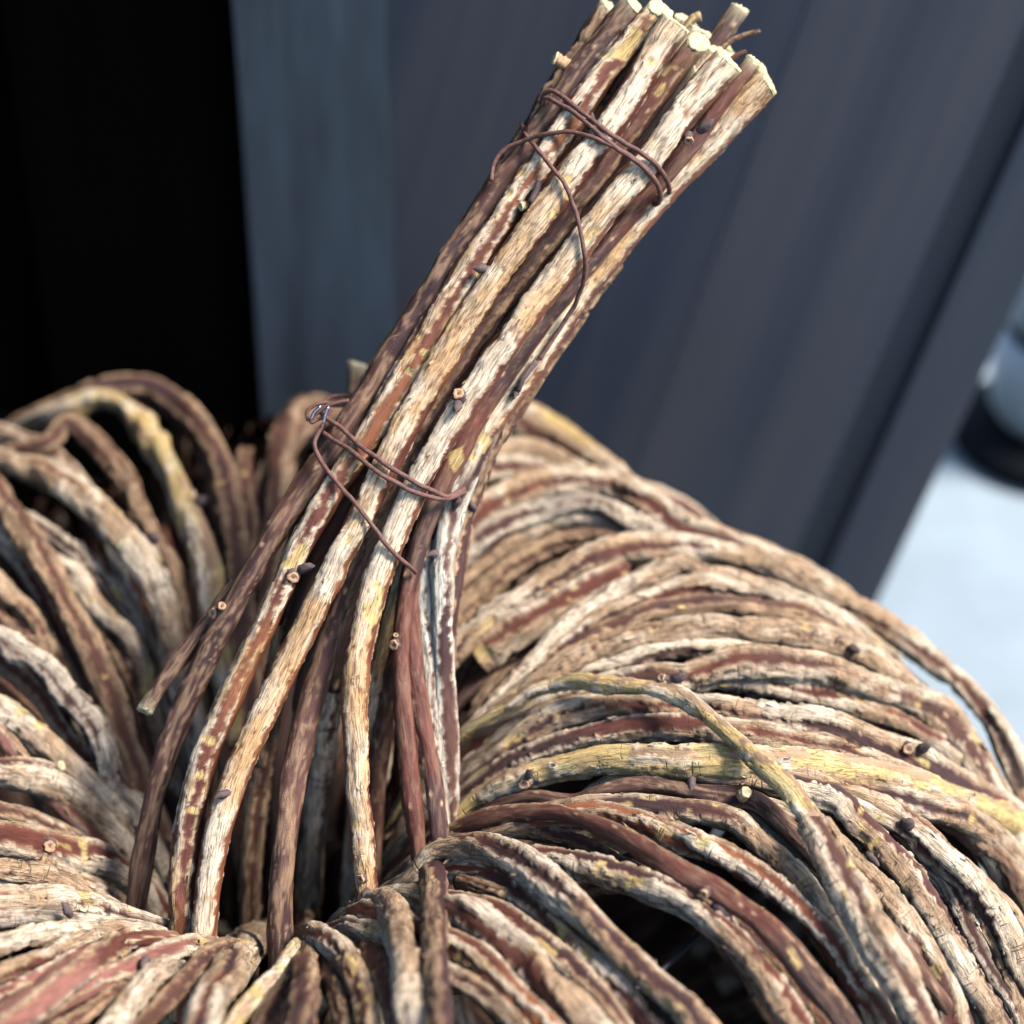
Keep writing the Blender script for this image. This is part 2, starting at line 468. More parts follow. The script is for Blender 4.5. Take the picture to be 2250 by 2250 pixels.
def cut_face(ring, nrm, parent, seed):
    """the pale sawn face closing a stick: rim, torn edge and a little pith"""
    rs_ = np.random.RandomState(seed)
    c = ring.mean(0); ns = len(ring)
    V = []
    for h, k in ((-3, .97), (2.2, .97), (4.0, .84), (3.2, .5), (1.6, .16)):
        V.append(c + (ring - c) * (k * (1 + .07 * rs_.uniform(-1, 1, ns)))[:, None] + nrm * (h + 1.3 * rs_.uniform(-1, 1, ns))[:, None])
    V = np.vstack(V + [c + nrm * .6])
    Q = [(r * ns + k, r * ns + (k + 1) % ns, (r + 1) * ns + (k + 1) % ns, (r + 1) * ns + k) for r in range(4) for k in range(ns)]
    tri = [(len(V) - 1, 4 * ns + k, 4 * ns + (k + 1) % ns) for k in range(ns)]
    return link("cut_end", mesh_np("cut_end", V, Q, tri), M_CUT, parent)

def plain_tube(name, P, R, mat, parent, nseg=8, closed=False):
    n = len(P)
    R = np.broadcast_to(np.asarray(R, float), (n,))
    T, N, B = frames(P, np.array([.31, -.8, .5]))
    PH = np.arange(nseg) / nseg * 2 * np.pi
    V = P[:, None] + R[:, None, None] * (np.cos(PH)[None, :, None] * N[:, None] + np.sin(PH)[None, :, None] * B[:, None])
    i = np.arange(n - 1)[:, None] * nseg; j = np.arange(nseg)[None]; j2 = (j + 1) % nseg
    Q = np.stack([i + j, i + j2, i + nseg + j2, i + nseg + j], -1).reshape(-1, 4)
    V = V.reshape(-1, 3)
    V = np.vstack([V, P[0], P[-1]])
    tri = [(len(V) - 2, (a + 1) % nseg, a) for a in range(nseg)] + \
          [(len(V) - 1, (n - 1) * nseg + a, (n - 1) * nseg + (a + 1) % nseg) for a in range(nseg)]
    return link(name, mesh_np(name, V, Q, tri), mat, parent)

def blob(name, c, axis, length, width, mat, parent, seed=0, power=1.0, tip=.0, ns=10, nr=8):
    """pointed egg (bud) or short peg along axis, from its foot at c"""
    rs = np.random.RandomState(seed)
    axis = axis / np.linalg.norm(axis)
    a = np.cross(axis, [.3, .5, .8]); a /= np.linalg.norm(a); b = np.cross(axis, a)
    t = np.linspace(0, 1, nr)
    prof = np.sin(np.pi * np.clip(t * .86 + .14, 0, 1)) ** power
    prof = prof * (1 - tip) + tip * (t < .999)
    PH = np.arange(ns) / ns * 2 * np.pi
    jit = 1 + .24 * rs.uniform(-1, 1, (nr, ns))
    V = c + t[:, None, None] * axis * length + (prof[:, None] * jit)[..., None] * width / 2 * (
        np.cos(PH)[None, :, None] * a + np.sin(PH)[None, :, None] * b)
    i = np.arange(nr - 1)[:, None] * ns; j = np.arange(ns)[None]; j2 = (j + 1) % ns
    Q = np.stack([i + j, i + j2, i + ns + j2, i + ns + j], -1).reshape(-1, 4)
    V = np.vstack([V.reshape(-1, 3), c, c + axis * length])
    tri = [(len(V) - 2, (k + 1) % ns, k) for k in range(ns)] + [(len(V) - 1, (nr - 1) * ns + k, (nr - 1) * ns + (k + 1) % ns) for k in range(ns)]
    return link(name, mesh_np(name, V, Q, tri), mat, parent)

def disc(name, c, axis, width, mat, parent, seed=0, ns=14, thick=5, dish=3):
    rs = np.random.RandomState(seed)
    axis = axis / np.linalg.norm(axis)
    a = np.cross(axis, [.3, .5, .8]); a /= np.linalg.norm(a); b = np.cross(axis, a)
    PH = np.arange(ns) / ns * 2 * np.pi
    jit = 1 + .2 * rs.uniform(-1, 1, ns)
    rings = [(-thick, 1.0), (0, 1.0), (thick * .35, .9), (thick * .2 - dish * .3, .55), (-dish * .5, .18)]
    V = np.vstack([c + axis * h + (k * width / 2 * jit)[:, None] * (np.cos(PH)[:, None] * a + np.sin(PH)[:, None] * b)
                   + axis * (rs.uniform(-1, 1, ns) * .9)[:, None] for h, k in rings] + [c - axis * dish * .8])
    Q = [(r * ns + k, r * ns + (k + 1) % ns, (r + 1) * ns + (k + 1) % ns, (r + 1) * ns + k) for r in range(4) for k in range(ns)]
    tri = [(len(V) - 1, 4 * ns + k, 4 * ns + (k + 1) % ns) for k in range(ns)]
    return link(name, mesh_np(name, V, Q, tri), mat, parent)

def prism(name, P4, thick, mat, parent, normal, bev=6):
    """board from the corner points of its front face and a thickness behind it, edges eased"""
    P4 = [np.asarray(p, float) for p in P4]
    n = len(P4)
    normal = normal / np.linalg.norm(normal)
    inner = []
    for k in range(n):
        e1 = P4[(k + 1) % n] - P4[k]; e2 = P4[(k - 1) % n] - P4[k]
        inner.append(P4[k] + bev * (e1 / np.linalg.norm(e1) + e2 / np.linalg.norm(e2)))
    V = inner + [p - normal * bev for p in P4] + [p - normal * thick for p in P4]
    Q = [tuple(range(n)), tuple(range(3 * n - 1, 2 * n - 1, -1))]
    for r in (0, n):
        for k in range(n):
            Q.append((r + k, r + n + k, r + n + (k + 1) % n, r + (k + 1) % n))
    me = bpy.data.meshes.new(name)
    me.from_pydata([tuple(v * U) for v in V], [], Q)
    return link(name, me, mat, parent)

def clip_x(P, x0):
    out = []
    for k in range(len(P)):
        a, b = P[k], P[(k + 1) % len(P)]
        if a[0] >= x0: out.append(a)
        if (a[0] >= x0) != (b[0] >= x0): out.append(a + (b - a) * ((x0 - a[0]) / (b[0] - a[0])))
    return out

def empty(name, loc, label, cat, group=None):
    o = bpy.data.objects.new(name, None); SC.collection.objects.link(o)
    o.location = Vector(np.asarray(loc) * U); o.empty_display_size = .02
    o['label'] = label; o['category'] = cat
    if group: o['group'] = group
    return o

def settle(root):
    """children were built in world coordinates: keep them there"""
    bpy.context.view_layer.update()
    inv = root.matrix_world.inverted()
    for c in root.children:
        c.matrix_parent_inverse = inv


# ------------------------------------------------------------------ setting
def setting(o):
    o['kind'] = 'structure'; return o

def grid_plane(name, x0, x1, y0, y1, z, mat):
    me = bpy.data.meshes.new(name)
    me.from_pydata([(x0, y0, z), (x1, y0, z), (x1, y1, z), (x0, y1, z)], [], [(0, 1, 2, 3)])
    return setting(link(name, me, mat))

M_FLOOR = mk_plain("pale_concrete", (.235, .285, .315), .8, .14, (14, 14, 14), .15, .002)
grid_plane("floor", -60, 60, -60, 60, 0.0, M_FLOOR)

M_POST = mk_plain("stained_post", (.032, .042, .056), .7, .3, (60, 60, 9), .35, .0015, c2=(.074, .100, .130))
YP = 2330.0
pl = at_y(547, 500, YP)[0]; pr = at_y(862, 500, YP)[0]
post = empty("wooden_post", (pl * .5 + pr * .5, YP, 0), "blue-grey stained square wooden post between the black doorway and the leaning boards", "post")
nrm = np.array([0, -1.0, 0])
prism("shaft", [(pl, YP, 0), (pr, YP, 0), (pr, YP, 16000), (pl, YP, 16000)], pr - pl, M_POST, post, nrm, 2)
prism("foot_block", [(pl - 4, YP - 25, 0), (pr + 2, YP - 25, 0), (pr + 2, YP - 25, 260), (pl - 4, YP - 25, 260)], 22, M_POST, post, nrm, 8)
settle(post)

# doorway on the left behind the post, its shade put in as black
M_SHADE = mk_plain("shade_black", (.0016, .0015, .0015), .9, .3, (30, 30, 4), .1, .001, spec=.02)
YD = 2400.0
door = empty("shaded_doorway", (-2600, YD, 0), "doorway left of the blue-grey post, its deep shade put in as black", "door")
prism("door_panel", [(-7000, YD, 0), (pl - 3, YD, 0), (pl - 3, YD, 16000), (-7000, YD, 16000)], 28, M_SHADE, door, nrm, 10)
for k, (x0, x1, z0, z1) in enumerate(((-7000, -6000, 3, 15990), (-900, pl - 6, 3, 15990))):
    prism("stile", [(x0, YD - 40, z0), (x1, YD - 40, z0), (x1, YD - 40, z1), (x0, YD - 40, z1)], 38, M_SHADE, door, nrm, 8)
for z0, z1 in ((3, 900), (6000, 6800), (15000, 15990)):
    prism("rail", [(-5998, YD - 36, z0), (-902, YD - 36, z0), (-902, YD - 36, z1), (-5998, YD - 36, z1)], 34, M_SHADE, door, nrm, 8)
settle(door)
sky_blocker = empty("added_side_wall", (-2150, 1000, 0), "unseen black wall at the far left, added to block sky light", "light blocker")
jx = -2150.0  # unseen wall added to keep sky light off the left side
prism("blocker_board", [(jx, YD - 60, 0), (jx, -600, 0), (jx, -600, 16000), (jx, YD - 60, 16000)], 300, M_SHADE, sky_blocker, np.array([1.0, 0, 0]), 10)
prism("blocker_strip", [(jx + 60, YD - 62, 2), (jx + 60, YD - 420, 2), (jx + 60, YD - 420, 15990), (jx + 60, YD - 62, 15990)], 58, M_SHADE, sky_blocker, np.array([1.0, 0, 0]), 6)
settle(sky_blocker)

# leaning dark boards
YB = 2400.0
e0 = at_y(2262, 606, YB - 62); e1 = at_y(1925, 1328, YB - 62); e0[1] = e1[1] = YB
dirb = (e0 - e1) / np.linalg.norm(e0 - e1)
across = np.array([dirb[2], 0, -dirb[0]])           # to the lower right
M_BOARD = mk_plain("board_stain", (.023, .036, .062), .5, .1, (30, 30, 2.0), .25, .0012, c2=(.072, .072, .084))
M_BOARD.node_tree.nodes['Mapping'].vector_type = 'TEXTURE'
M_BOARD.node_tree.nodes['Mapping'].inputs['Rotation'].default_value = (0, math.atan2(dirb[0], dirb[2]), 0)
M_BOARD.node_tree.nodes['Mapping'].inputs['Scale'].default_value = (.022, .022, .5)
M_BOARD_GAP = mk_plain("board_gap_shade", (.016, .022, .034), .6, .3, (30, 30, 2.0), .25, .0012)  # shade of a gap between boards, painted as a dark board
panel = empty("leaning_boards", (at_y(1500, 1300, YB)[0], YB, 0), "dark blue-grey boards leaning side by side behind the twig pumpkin", "boards")
edge = 0.0
for k, (wd, gap, dy) in enumerate(((215, 4, -62), (120, 4, -30), (300, 1, -62), (330, 1, -63), (310, 1, -61), (330, 1, -63), (320, 1, -62), (330, 1, -63), (300, 1, -61), (330, 1, -63), (340, 1, -62), (330, 1, -61))):
    a0 = e1 - across * edge; a1 = e1 - across * (edge + wd)
    def foot(p): return p - dirb * ((p[2] - 4) / dirb[2])
    def head(p): return p + dirb * 7000
    off = np.array([0, dy, 0])
    outline = clip_x([foot(a1) + off, foot(a0) + off, head(a0) + off, head(a1) + off], pr + 3)
    if len(outline) > 2: prism("board", outline, 140, M_BOARD_GAP if k == 1 else M_BOARD, panel, nrm, 1.5)
    edge += wd + gap
M = mk_plain("board_batten", (.05, .06, .08), .7, .3, (20, 20, 20), .3, .001)
for z in (1500, 7000):
    x0 = (e1 - dirb * ((e1[2] - z) / dirb[2]))[0]
    prism("batten", [(pr + 4, YB + 142, z - 180), (x0 - 60, YB + 142, z - 180), (x0 - 60, YB + 142, z + 180), (pr + 4, YB + 142, z + 180)], 120, M, panel, nrm, 8)
settle(panel)

# out-of-focus white pot on a black base, at the right edge
def lathe(name, c, prof, mat, parent, ns=48):
    PH = np.arange(ns) / ns * 2 * np.pi
    V = np.vstack([np.stack([c[0] + r * np.cos(PH), c[1] + r * np.sin(PH), np.full(ns, z)], 1) for r, z in prof])
    Q = [(r * ns + k, r * ns + (k + 1) % ns, (r + 1) * ns + (k + 1) % ns, (r + 1) * ns + k) for r in range(len(prof) - 1) for k in range(ns)]
    return link(name, mesh_np(name, V, Q), mat, parent)
pc = at_z(2325, 968, 0.0)
M_PW = mk_plain("white_glaze", (.62, .68, .72), .4, .05, (20, 20, 20), .05, .001)
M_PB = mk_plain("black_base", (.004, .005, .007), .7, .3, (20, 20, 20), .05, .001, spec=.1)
pot = empty("white_pot", (pc[0], pc[1], 0), "out-of-focus white pot with a black foot standing on the pale floor at the right edge", "pot")
lathe("foot", pc, [(0, 2), (360, 2), (420, 15), (435, 55), (400, 90), (290, 118), (0, 120)], M_PB, pot)
lathe("bowl", pc, [(0, 122), (250, 122), (290, 190), (304, 380), (290, 470), (276, 486), (0, 488)], M_PW, pot)
lathe("band", pc, [(0, 490), (250, 490), (262, 505), (262, 540), (250, 552), (0, 553)], M_PB, pot)
lathe("rim", pc, [(0, 555), (262, 555), (285, 580), (292, 760), (300, 830), (284, 836), (270, 760), (0, 740)], M_PW, pot)
settle(pot)

added_tray = empty("added_black_tray", (0, 0, 0), "added black round disc under the twig pumpkin that keeps the gaps between its vines dark", "added_tray")  # hidden disc added so that the gaps between vines stay dark
lathe("added_tray_base", (0, 0), [(0, 3), (1620, 3), (1640, 10), (1640, 22), (0, 22)], M_PB, added_tray, 64)
lathe("added_tray_rim", (0, 0), [(1642, 4), (1668, 8), (1672, 40), (1660, 44), (1642, 24)], M_PB, added_tray, 64)
settle(added_tray)

# ------------------------------------------------------------------ the twig pumpkin
PK = empty("twig_pumpkin", (0, 0, 0), "large decorative pumpkin of bent corky vines with a wired bundle of sticks as its stem", "decorative pumpkin")
REG = []          # traced tubes: object, px, py, depth, radius

def register(o, P, R):
    d = (P - CAM) @ F
    REG.append((o, 1125 + FOC * ((P - CAM) @ XR) / d, 1125 - FOC * ((P - CAM) @ UP) / d, d, np.asarray(R)))

def tpar(P):
    th = math.atan2(P[1], P[0]); r = math.hypot(P[0], P[1])
    q = np.array([(r - TR) / TA, (P[2] - ZC) / TB])
    return th, math.atan2(q[1], q[0]), float(np.hypot(*q))

def tpt(th, t, rho):
    r = TR + TA * rho * np.cos(t)
    return np.stack([r * np.cos(th), r * np.sin(th), ZC + TB * rho * np.sin(t)], -1)

def extend(P, end, step=22.0):
    """carry a vine on round the ring from its visible end: outside down to the floor, or down into the hole"""
    Pe = P[-1] if end else P[0]
    Pb = P[-min(40, len(P))] if end else P[min(39, len(P) - 1)]
    th, t, rho = tpar(Pe); thb, tb, _ = tpar(Pb)
    dt = (t - tb + np.pi) % (2 * np.pi) - np.pi
    dth = (th - thb + np.pi) % (2 * np.pi) - np.pi
    inner = (t > 1.72 or t < -2.2)
    if -.9 < t < 2.2 and abs(dt) > .03: inner = dt > 0
    over = inner and -.9 < t < 1.7 or (not inner and t > 1.45)      # ends that dive below their neighbours
    if t < -1.6: t += 2 * np.pi
    goal = math.radians(208) if inner else math.radians(-72)
    sgn = 1 if inner else -1
    if (goal - t) * sgn < .12: return np.zeros((0, 3))
    slope = np.clip(dth / dt if abs(dt) > .03 else 0, -.5, .5)
    L = abs(goal - t) * (TA + TB) / 2 * rho
    n = max(3, int(L / step))
    tt = np.linspace(t, goal, n + 1)[1:]
    k = np.linspace(0, 1, n + 1)[1:]
    x = np.abs(tt - t)
    ths = th + slope * sgn * .5 * (1 - np.exp(-x / .5))
    rr = rho + ((.76 if over else min(rho, .84 if -.1 < th < 1.5 and not inner else 1.0)) - rho) * sstep(0, .35 if over else .6, k)
    return tpt(ths, tt, rr)

LOW = 1.0
SEED = [100]
def vine(pts, w, kind, lift=0.0, ext='12', name="vine", nseg=30):
    SEED[0] += 1
    pts = np.array(pts, float)
    ws = np.interp(np.linspace(0, 1, len(pts)), np.linspace(0, 1, len(np.atleast_1d(w))), np.atleast_1d(w))
    C = spline(np.c_[pts, ws], 6.0)
    sd = SEED[0]
    s = np.arange(len(C)) * 6.0
    # small wander of the traced line so that no edge is ruler clean
    C[:, 0] += 5 * (vnoise(s / 70, 0 * s, sd + 1, 99) - .5); C[:, 1] += 5 * (vnoise(s / 70, 0 * s, sd + 2, 99) - .5)
    C[:, 2] *= 1 + .26 * (vnoise(s / 110, 0 * s, sd + 3, 99) - .5)
    d = torus_depth(C[:, 0], C[:, 1])
    d = gsmooth(d, min(16, len(d) / 5))
    rad = C[:, 2] * .98 / 2 * d / FOC
    d = d + rad * (1.0 - (3.3 if lift > 0 else 4.5) * lift + (1.2 if lift <= .15 else 0.0))
    P = CAM + ray(C[:, 0], C[:, 1]) * d[:, None]
    P0, R0 = P, rad
    nA = nB = 0
    if '1' in ext:
        E = extend(P, False)[::-1]
        nA = len(E); P = np.vstack([E, P]); rad = np.r_[np.full(nA, rad[0]), rad]
    if '2' in ext:
        E = extend(P0, True)
        nB = len(E); P = np.vstack([P, E]); rad = np.r_[rad, np.full(nB, rad[-1])]
    G = gsmooth(P, 3.0)
    wgt = np.ones(len(P))
    if nA: wgt[nA + 6:] = 0
    else: wgt[:] = 0
    if nB: wgt[-(nB + 6):] = 1
    wgt = gsmooth(wgt, 2.0)[:, None]
    P = P * (1 - wgt) + G * wgt
    o, _, _ = bark_tube(name, P, rad, kind, sd, nseg, PK)
    register(o, P0, R0)
    return o

def cm(s):      # "x,y x,y ..." -> points
    return [tuple(float(v) for v in q.split(',')) for q in s.split()]

# every vine the photograph shows: photo trace, width, kind of bark, how high it lies, open ends
VINES = [
 # far left lobe
 ("163,888 200,868 272,852 349,866 427,928 477,1002 508,1110 524,1227 528,1330", 62, 'd', .2, '12'),
 ("150,905 180,888 233,878 287,901 334,963 373,1033 404,1110 439,1188 458,1266 465,1360", 74, 'y', .5, '12'),
 ("100,990 155,932 206,967 248,1017 287,1072 310,1130 338,1192 369,1246 388,1305 407,1390", 54, 'd', .2, '12'),
 ("-60,1014 -20,1010 0,1013 70,1033 136,1064 194,1107 241,1149 280,1192 311,1227 342,1285 369,1343 384,1440", 66, 'c', .8, '12'),
 ("-60,955 -20,952 0,955 47,967 89,986 140,1025 185,1075 215,1130 240,1180", 48, 'c', -.3, '12'),
 ("-50,1040 -30,1060 0,1103 39,1149 78,1208 116,1277 148,1336 182,1402 214,1460 241,1518 258,1580 268,1640", 62, 'd', .5, '12'),
 ("70,1149 116,1173 163,1208 210,1254 252,1297 287,1343 310,1402 322,1470", 44, 'g', -.1, '12'),
 ("80,1215 128,1246 163,1266 202,1324 241,1363 280,1394 311,1441 326,1499 330,1560", 52, 'c', .1, '12'),
 ("160,1310 217,1371 252,1421 287,1479 307,1518 318,1590", 46, 'd', -.2, '12'),
 ("-40,1258 -20,1265 0,1285 31,1316 70,1351 101,1402 128,1441 155,1499 175,1560 195,1625", 50, 'k', -.1, '12'),
 ("-40,1395 0,1409 50,1440 101,1475 136,1518 175,1558 206,1597 225,1655 241,1713 272,1752 299,1776", (60, 66, 64), 'g', .8, '12'),
 ("-40,1440 0,1462 45,1490 90,1530 120,1580 150,1630", 44, 'k', .1, '12'),
 ("-30,1350 0,1362 40,1400 80,1420 120,1480", 46, 'd', -.2, '12'),
 ("-30,1180 0,1195 40,1230 85,1290 120,1350 150,1420", 44, 'c', -.5, '12'),
 ("420,930 455,1010 480,1110 495,1230 500,1340", 50, 'd', -.3, '12'),
 ("536,1072 552,1130 555,1188 548,1280 535,1380", 50, 'd', -.3, '12'),
 ("690,890 655,905 632,950 620,1010 612,1090 600,1180", 60, 'd', -.1, '12'),
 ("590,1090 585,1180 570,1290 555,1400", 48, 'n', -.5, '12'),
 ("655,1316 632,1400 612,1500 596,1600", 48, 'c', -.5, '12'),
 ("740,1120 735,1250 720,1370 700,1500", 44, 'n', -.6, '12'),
 # left middle
 ("-30,1551 0,1562 47,1593 97,1640 155,1694 206,1741 252,1783 275,1805", 64, 'k', .5, '12'),
 ("-30,1600 0,1615 30,1650 58,1690", 50, 'r', .2, '12'),
 ("-30,1692 0,1694 58,1702 116,1721 175,1764 225,1803 260,1834 270,1860", 72, 'c', .4, '12'),
 ("-30,1779 0,1783 58,1799 116,1822 194,1857 250,1895", 44, 'k', .2, '12'),
 ("-30,1833 0,1838 97,1857 155,1873 233,1896 295,1939 326,1985", (74, 80, 78), 'c', .8, '12'),
 ("60,1890 116,1911 194,1946 252,1981 303,2009", 38, 'k', .2, '12'),
 ("-30,1910 0,1911 78,1919 155,1946 194,1974 230,1995", 56, 'c', .3, '12'),
 ("-30,1978 0,1977 97,1977 175,1985 233,2005 280,2028", 64, 'c', .5, '12'),
 ("-30,2022 0,2020 78,2016 140,2024 180,2030", 42, 'g', .3, '12'),
 ("-30,2084 0,2078 58,2059 116,2047 175,2043 215,2045", 52, 'k', .2, '12'),
 ("-30,2150 0,2140 78,2109 155,2075 233,2055 310,2043 349,2040", 52, 'k', .3, '12'),
 ("-30,2205 0,2191 78,2156 155,2113 217,2082 270,2068", 46, 'r', .2, '12'),
 ("-30,2276 0,2255 78,2200 155,2141 233,2094 311,2055 388,2043 466,2043 515,2066", (80, 78, 66), 'r', .9, '12'),
 ("20,2272 39,2260 116,2210 194,2168 272,2137 300,2120", 64, 'r', .2, '12'),
 ("90,2285 110,2266 194,2220 262,2166", 46, 'd', -.1, '12'),
 # front
 ("225,2290 255,2255 303,2191 349,2141 408,2094 458,2075", 66, 'k', .4, '12'),
 ("290,2290 310,2262 349,2218 400,2160 446,2106 482,2082", 56, 'd', .2, '12'),
 ("430,2300 443,2262 462,2199 501,2141 536,2082 582,2051 622,2036", (84, 84, 62), 'c', 1.1, '12'),
 ("490,2290 505,2262 551,2199 606,2141 630,2105", 52, 'y', .1, '12'),
 ("676,2000 671,2040 669,2082 671,2160 662,2262 655,2310", (56, 64, 68), 'd', 1.5, '2'),
 ("560,2310 575,2262 600,2200 640,2150", 54, 'd', -.2, '12'),
 ("718,2070 735,2080 760,2110 785,2160 800,2200 812,2290", 60, 'k', .4, '12'),
 ("735,2160 750,2210 765,2290", 50, 'd', -.1, '12'),
 ("800,1984 816,2063 847,2160 878,2260 890,2310", 70, 'd', .5, '12'),
 ("858,1992 866,2010 886,2082 905,2180 917,2260 922,2310", (70, 90, 86), 'k', 1.1, '12'),
 ("952,1914 951,1950 952,2005 960,2121 971,2262 976,2310", (58, 64, 70), 'd', 2.0, '2'),
 # front right
 ("905,1940 925,1915 967,1880 1022,1865 1080,1869 1138,1896 1196,1935 1274,2005 1352,2075 1429,2152 1500,2218 1560,2290", (64, 72, 72), 'c', .9, '12'),
 ("1080,1930 1138,1962 1216,2024 1294,2102 1371,2180 1429,2250 1460,2290", 64, 'c', .2, '12'),
 ("1190,1950 1235,1985 1313,2032 1391,2106 1468,2168 1540,2240 1580,2290", 50, 'r', .5, '12'),
 ("985,2002 1030,2010 1080,2043 1138,2094 1196,2160 1255,2218 1310,2275", 78, 'k', .6, '12'),
 ("1018,1983 1080,1993 1138,2024 1196,2075 1247,2117 1300,2170", 54, 'c', .3, '12'),
 ("985,2075 1053,2113 1099,2160 1158,2218 1200,2262 1225,2290", 72, 'o', .5, '12'),
 ("985,2140 1061,2179 1119,2230 1160,2280", 54, 'c', .2, '12'),
 ("1006,1938 1050,1948 1112,1964", 40, 'd', .4, ''),
 ("1110,1888 1216,1892 1294,1908 1371,1931 1449,1958 1500,1981 1558,2024 1616,2071 1675,2140 1717,2199 1748,2250 1770,2290", (52, 66, 62), 'c', .4, '12'),
 ("1530,1975 1578,2005 1655,2063 1714,2121 1772,2199 1803,2250 1830,2295", 52, 'd', .0, '12'),
 ("1040,1815 1068,1800 1138,1787 1216,1783 1294,1807 1371,1842 1429,1877 1500,1919 1578,1957 1655,2012 1733,2085 1791,2160 1842,2222 1885,2290", (50, 66, 70), 'm', .9, '12'),
 ("1010,1860 1041,1846 1119,1828 1196,1832 1274,1853 1352,1888 1420,1925", 40, 'd', .1, '12'),
 ("1250,1792 1320,1788 1390,1798 1440,1815 1500,1842 1578,1873 1655,1911 1714,1958 1772,2012 1830,2082 1880,2160 1927,2218 1970,2290", 66, 'o', .5, '12'),
 ("1250,1790 1294,1779 1371,1772 1440,1773 1510,1783 1558,1787 1616,1803 1655,1842 1714,1896 1772,1958 1811,2012 1850,2080 1890,2150", 66, 'c', .3, '12'),
 ("1640,1800 1686,1838 1733,1888 1780,1946 1822,2005 1869,2075 1920,2160", 48, 'g', -.1, '12'),
 ("1140,1758 1180,1755 1255,1764 1332,1737 1410,1729 1500,1737 1578,1748 1632,1756 1675,1772 1733,1822 1790,1880", (46, 60, 58), 'b', .5, '12'),
 ("1120,1560 1155,1530 1190,1513 1264,1496 1314,1505 1376,1507 1459,1517 1521,1550 1583,1600 1645,1654 1686,1692 1733,1738 1772,1790 1804,1836", (40, 50, 50, 54), 'y', 2.0, '1'),
 ("1790,1812 1811,1849 1849,1927 1888,1997 1927,2075 1966,2129 2005,2199 2032,2250 2050,2290", (70, 84, 78), 'k', 1.5, '2'),
 ("1800,1830 1849,1869 1888,1908 1946,1966 1997,2043 2043,2113 2082,2191 2094,2250 2100,2290", 66, 'k', .4, '12'),
 ("1750,1735 1795,1748 1842,1764 1888,1811 1946,1869 2005,1935 2051,2005 2094,2075 2137,2152 2179,2218 2210,2290", 70, 'c', .6, '12'),
 ("1800,1800 1842,1830 1888,1861 1927,1908 1966,1958 2005,2024 2043,2075 2102,2121 2137,2179 2170,2270", 46, 'c', .0, '12'),
 ("1740,1712 1783,1721 1849,1741 1908,1764 1966,1795 2012,1830 2063,1880 2121,1927 2160,1977 2199,2043 2230,2121 2270,2200", 74, 'c', .5, '12'),
 ("1930,1800 1985,1840 2043,1888 2102,1946 2140,2005 2179,2082 2218,2160 2245,2240", 62, 'k', .1, '12'),
 ("2050,1920 2094,1966 2129,2043 2168,2121 2210,2191 2240,2260", 48, 'g', -.2, '12'),
 ("965,1845 990,1810 1025,1775 1060,1752 1138,1715 1177,1702 1255,1682 1332,1667 1410,1667 1500,1675 1578,1673 1640,1675 1700,1677 1752,1680 1830,1690 1908,1698 1985,1717 2063,1741 2140,1768 2218,1803 2275,1832", (54, 70, 78, 82, 78, 76, 70), 'y', .7, '12'),
 ("1480,1690 1540,1696 1600,1700 1680,1712 1740,1726", 54, 'c', .5, '12'),
 ("1960,1752 2024,1766 2082,1782 2140,1811 2199,1857 2260,1925", 62, 'c', .4, '12'),
 ("2080,1770 2140,1800 2199,1828 2275,1876", 58, 'k', .1, '12'),
 ("2150,1850 2199,1890 2230,1940 2262,2010", 54, 'd', .0, '12'),
 ("1060,1722 1120,1680 1190,1648 1252,1628 1335,1612 1418,1600 1520,1598 1600,1608 1694,1622 1772,1640 1830,1652 1920,1682 1980,1700", (44, 60, 66, 66), 'c', .4, '12'),
 ("1100,1665 1148,1625 1211,1583 1273,1560 1355,1550 1440,1552 1550,1554 1655,1570 1772,1585 1849,1601 1908,1628 1966,1655 2024,1675 2082,1710 2160,1752 2240,1800 2280,1830", (50, 66, 74, 76), 'c', .6, '12'),
 ("1130,1600 1186,1575 1252,1546 1330,1532 1400,1540", 44, 'k', .4, '1'),
 # right lobe, upper
 ("1070,1570 1099,1542 1148,1488 1211,1426 1260,1368 1314,1326 1376,1293 1438,1260 1492,1246 1550,1266 1600,1277 1675,1296 1733,1319 1791,1339 1860,1390 1920,1440", (48, 56, 54), 'k', .6, '12'),
 ("1085,1580 1115,1546 1169,1492 1231,1434 1293,1380 1355,1347 1418,1322 1500,1293 1562,1287 1630,1305", 52, 'c', .4, '12'),
 ("960,1470 991,1434 1037,1389 1086,1347 1148,1310 1211,1273 1273,1235 1335,1211 1418,1202 1500,1206 1583,1215 1666,1231 1733,1262 1811,1302 1888,1343 1946,1377 2005,1416 2063,1463 2121,1513 2179,1579 2218,1650 2262,1750", (58, 64, 60, 50), 'c', 1.0, '12'),
 ("950,1215 983,1188 1024,1148 1086,1107 1148,1076 1211,1061 1273,1057 1335,1066 1397,1095 1459,1132 1500,1175", 70, 'k', .7, '12'),
 ("950,1290 983,1256 1032,1206 1086,1165 1148,1140 1211,1119 1273,1107 1335,1119 1397,1153 1459,1182", 56, 'g', .3, '12'),
 ("960,1335 991,1298 1045,1244 1107,1198 1169,1165 1231,1140 1293,1134 1347,1150 1400,1190", 58, 'c', .0, '12'),
 ("970,1390 1003,1351 1066,1293 1128,1240 1190,1206 1252,1186 1314,1182 1370,1195", 62, 'd', .1, '12'),
 ("1470,1170 1540,1180 1600,1200 1660,1225", 60, 'd', -.2, '12'),
 ("1045,1450 1107,1401 1190,1355 1252,1318 1314,1285 1376,1254", (74, 76, 60), 'c', .5, ''),
 ("1010,1540 1049,1500 1107,1451 1157,1413 1211,1370 1270,1330", 46, 'm', .1, '12'),
 ("1270,1430 1314,1401 1376,1376 1438,1351 1513,1339 1604,1337 1700,1349 1772,1362 1822,1382 1880,1415", 64, 'd', .3, '12'),
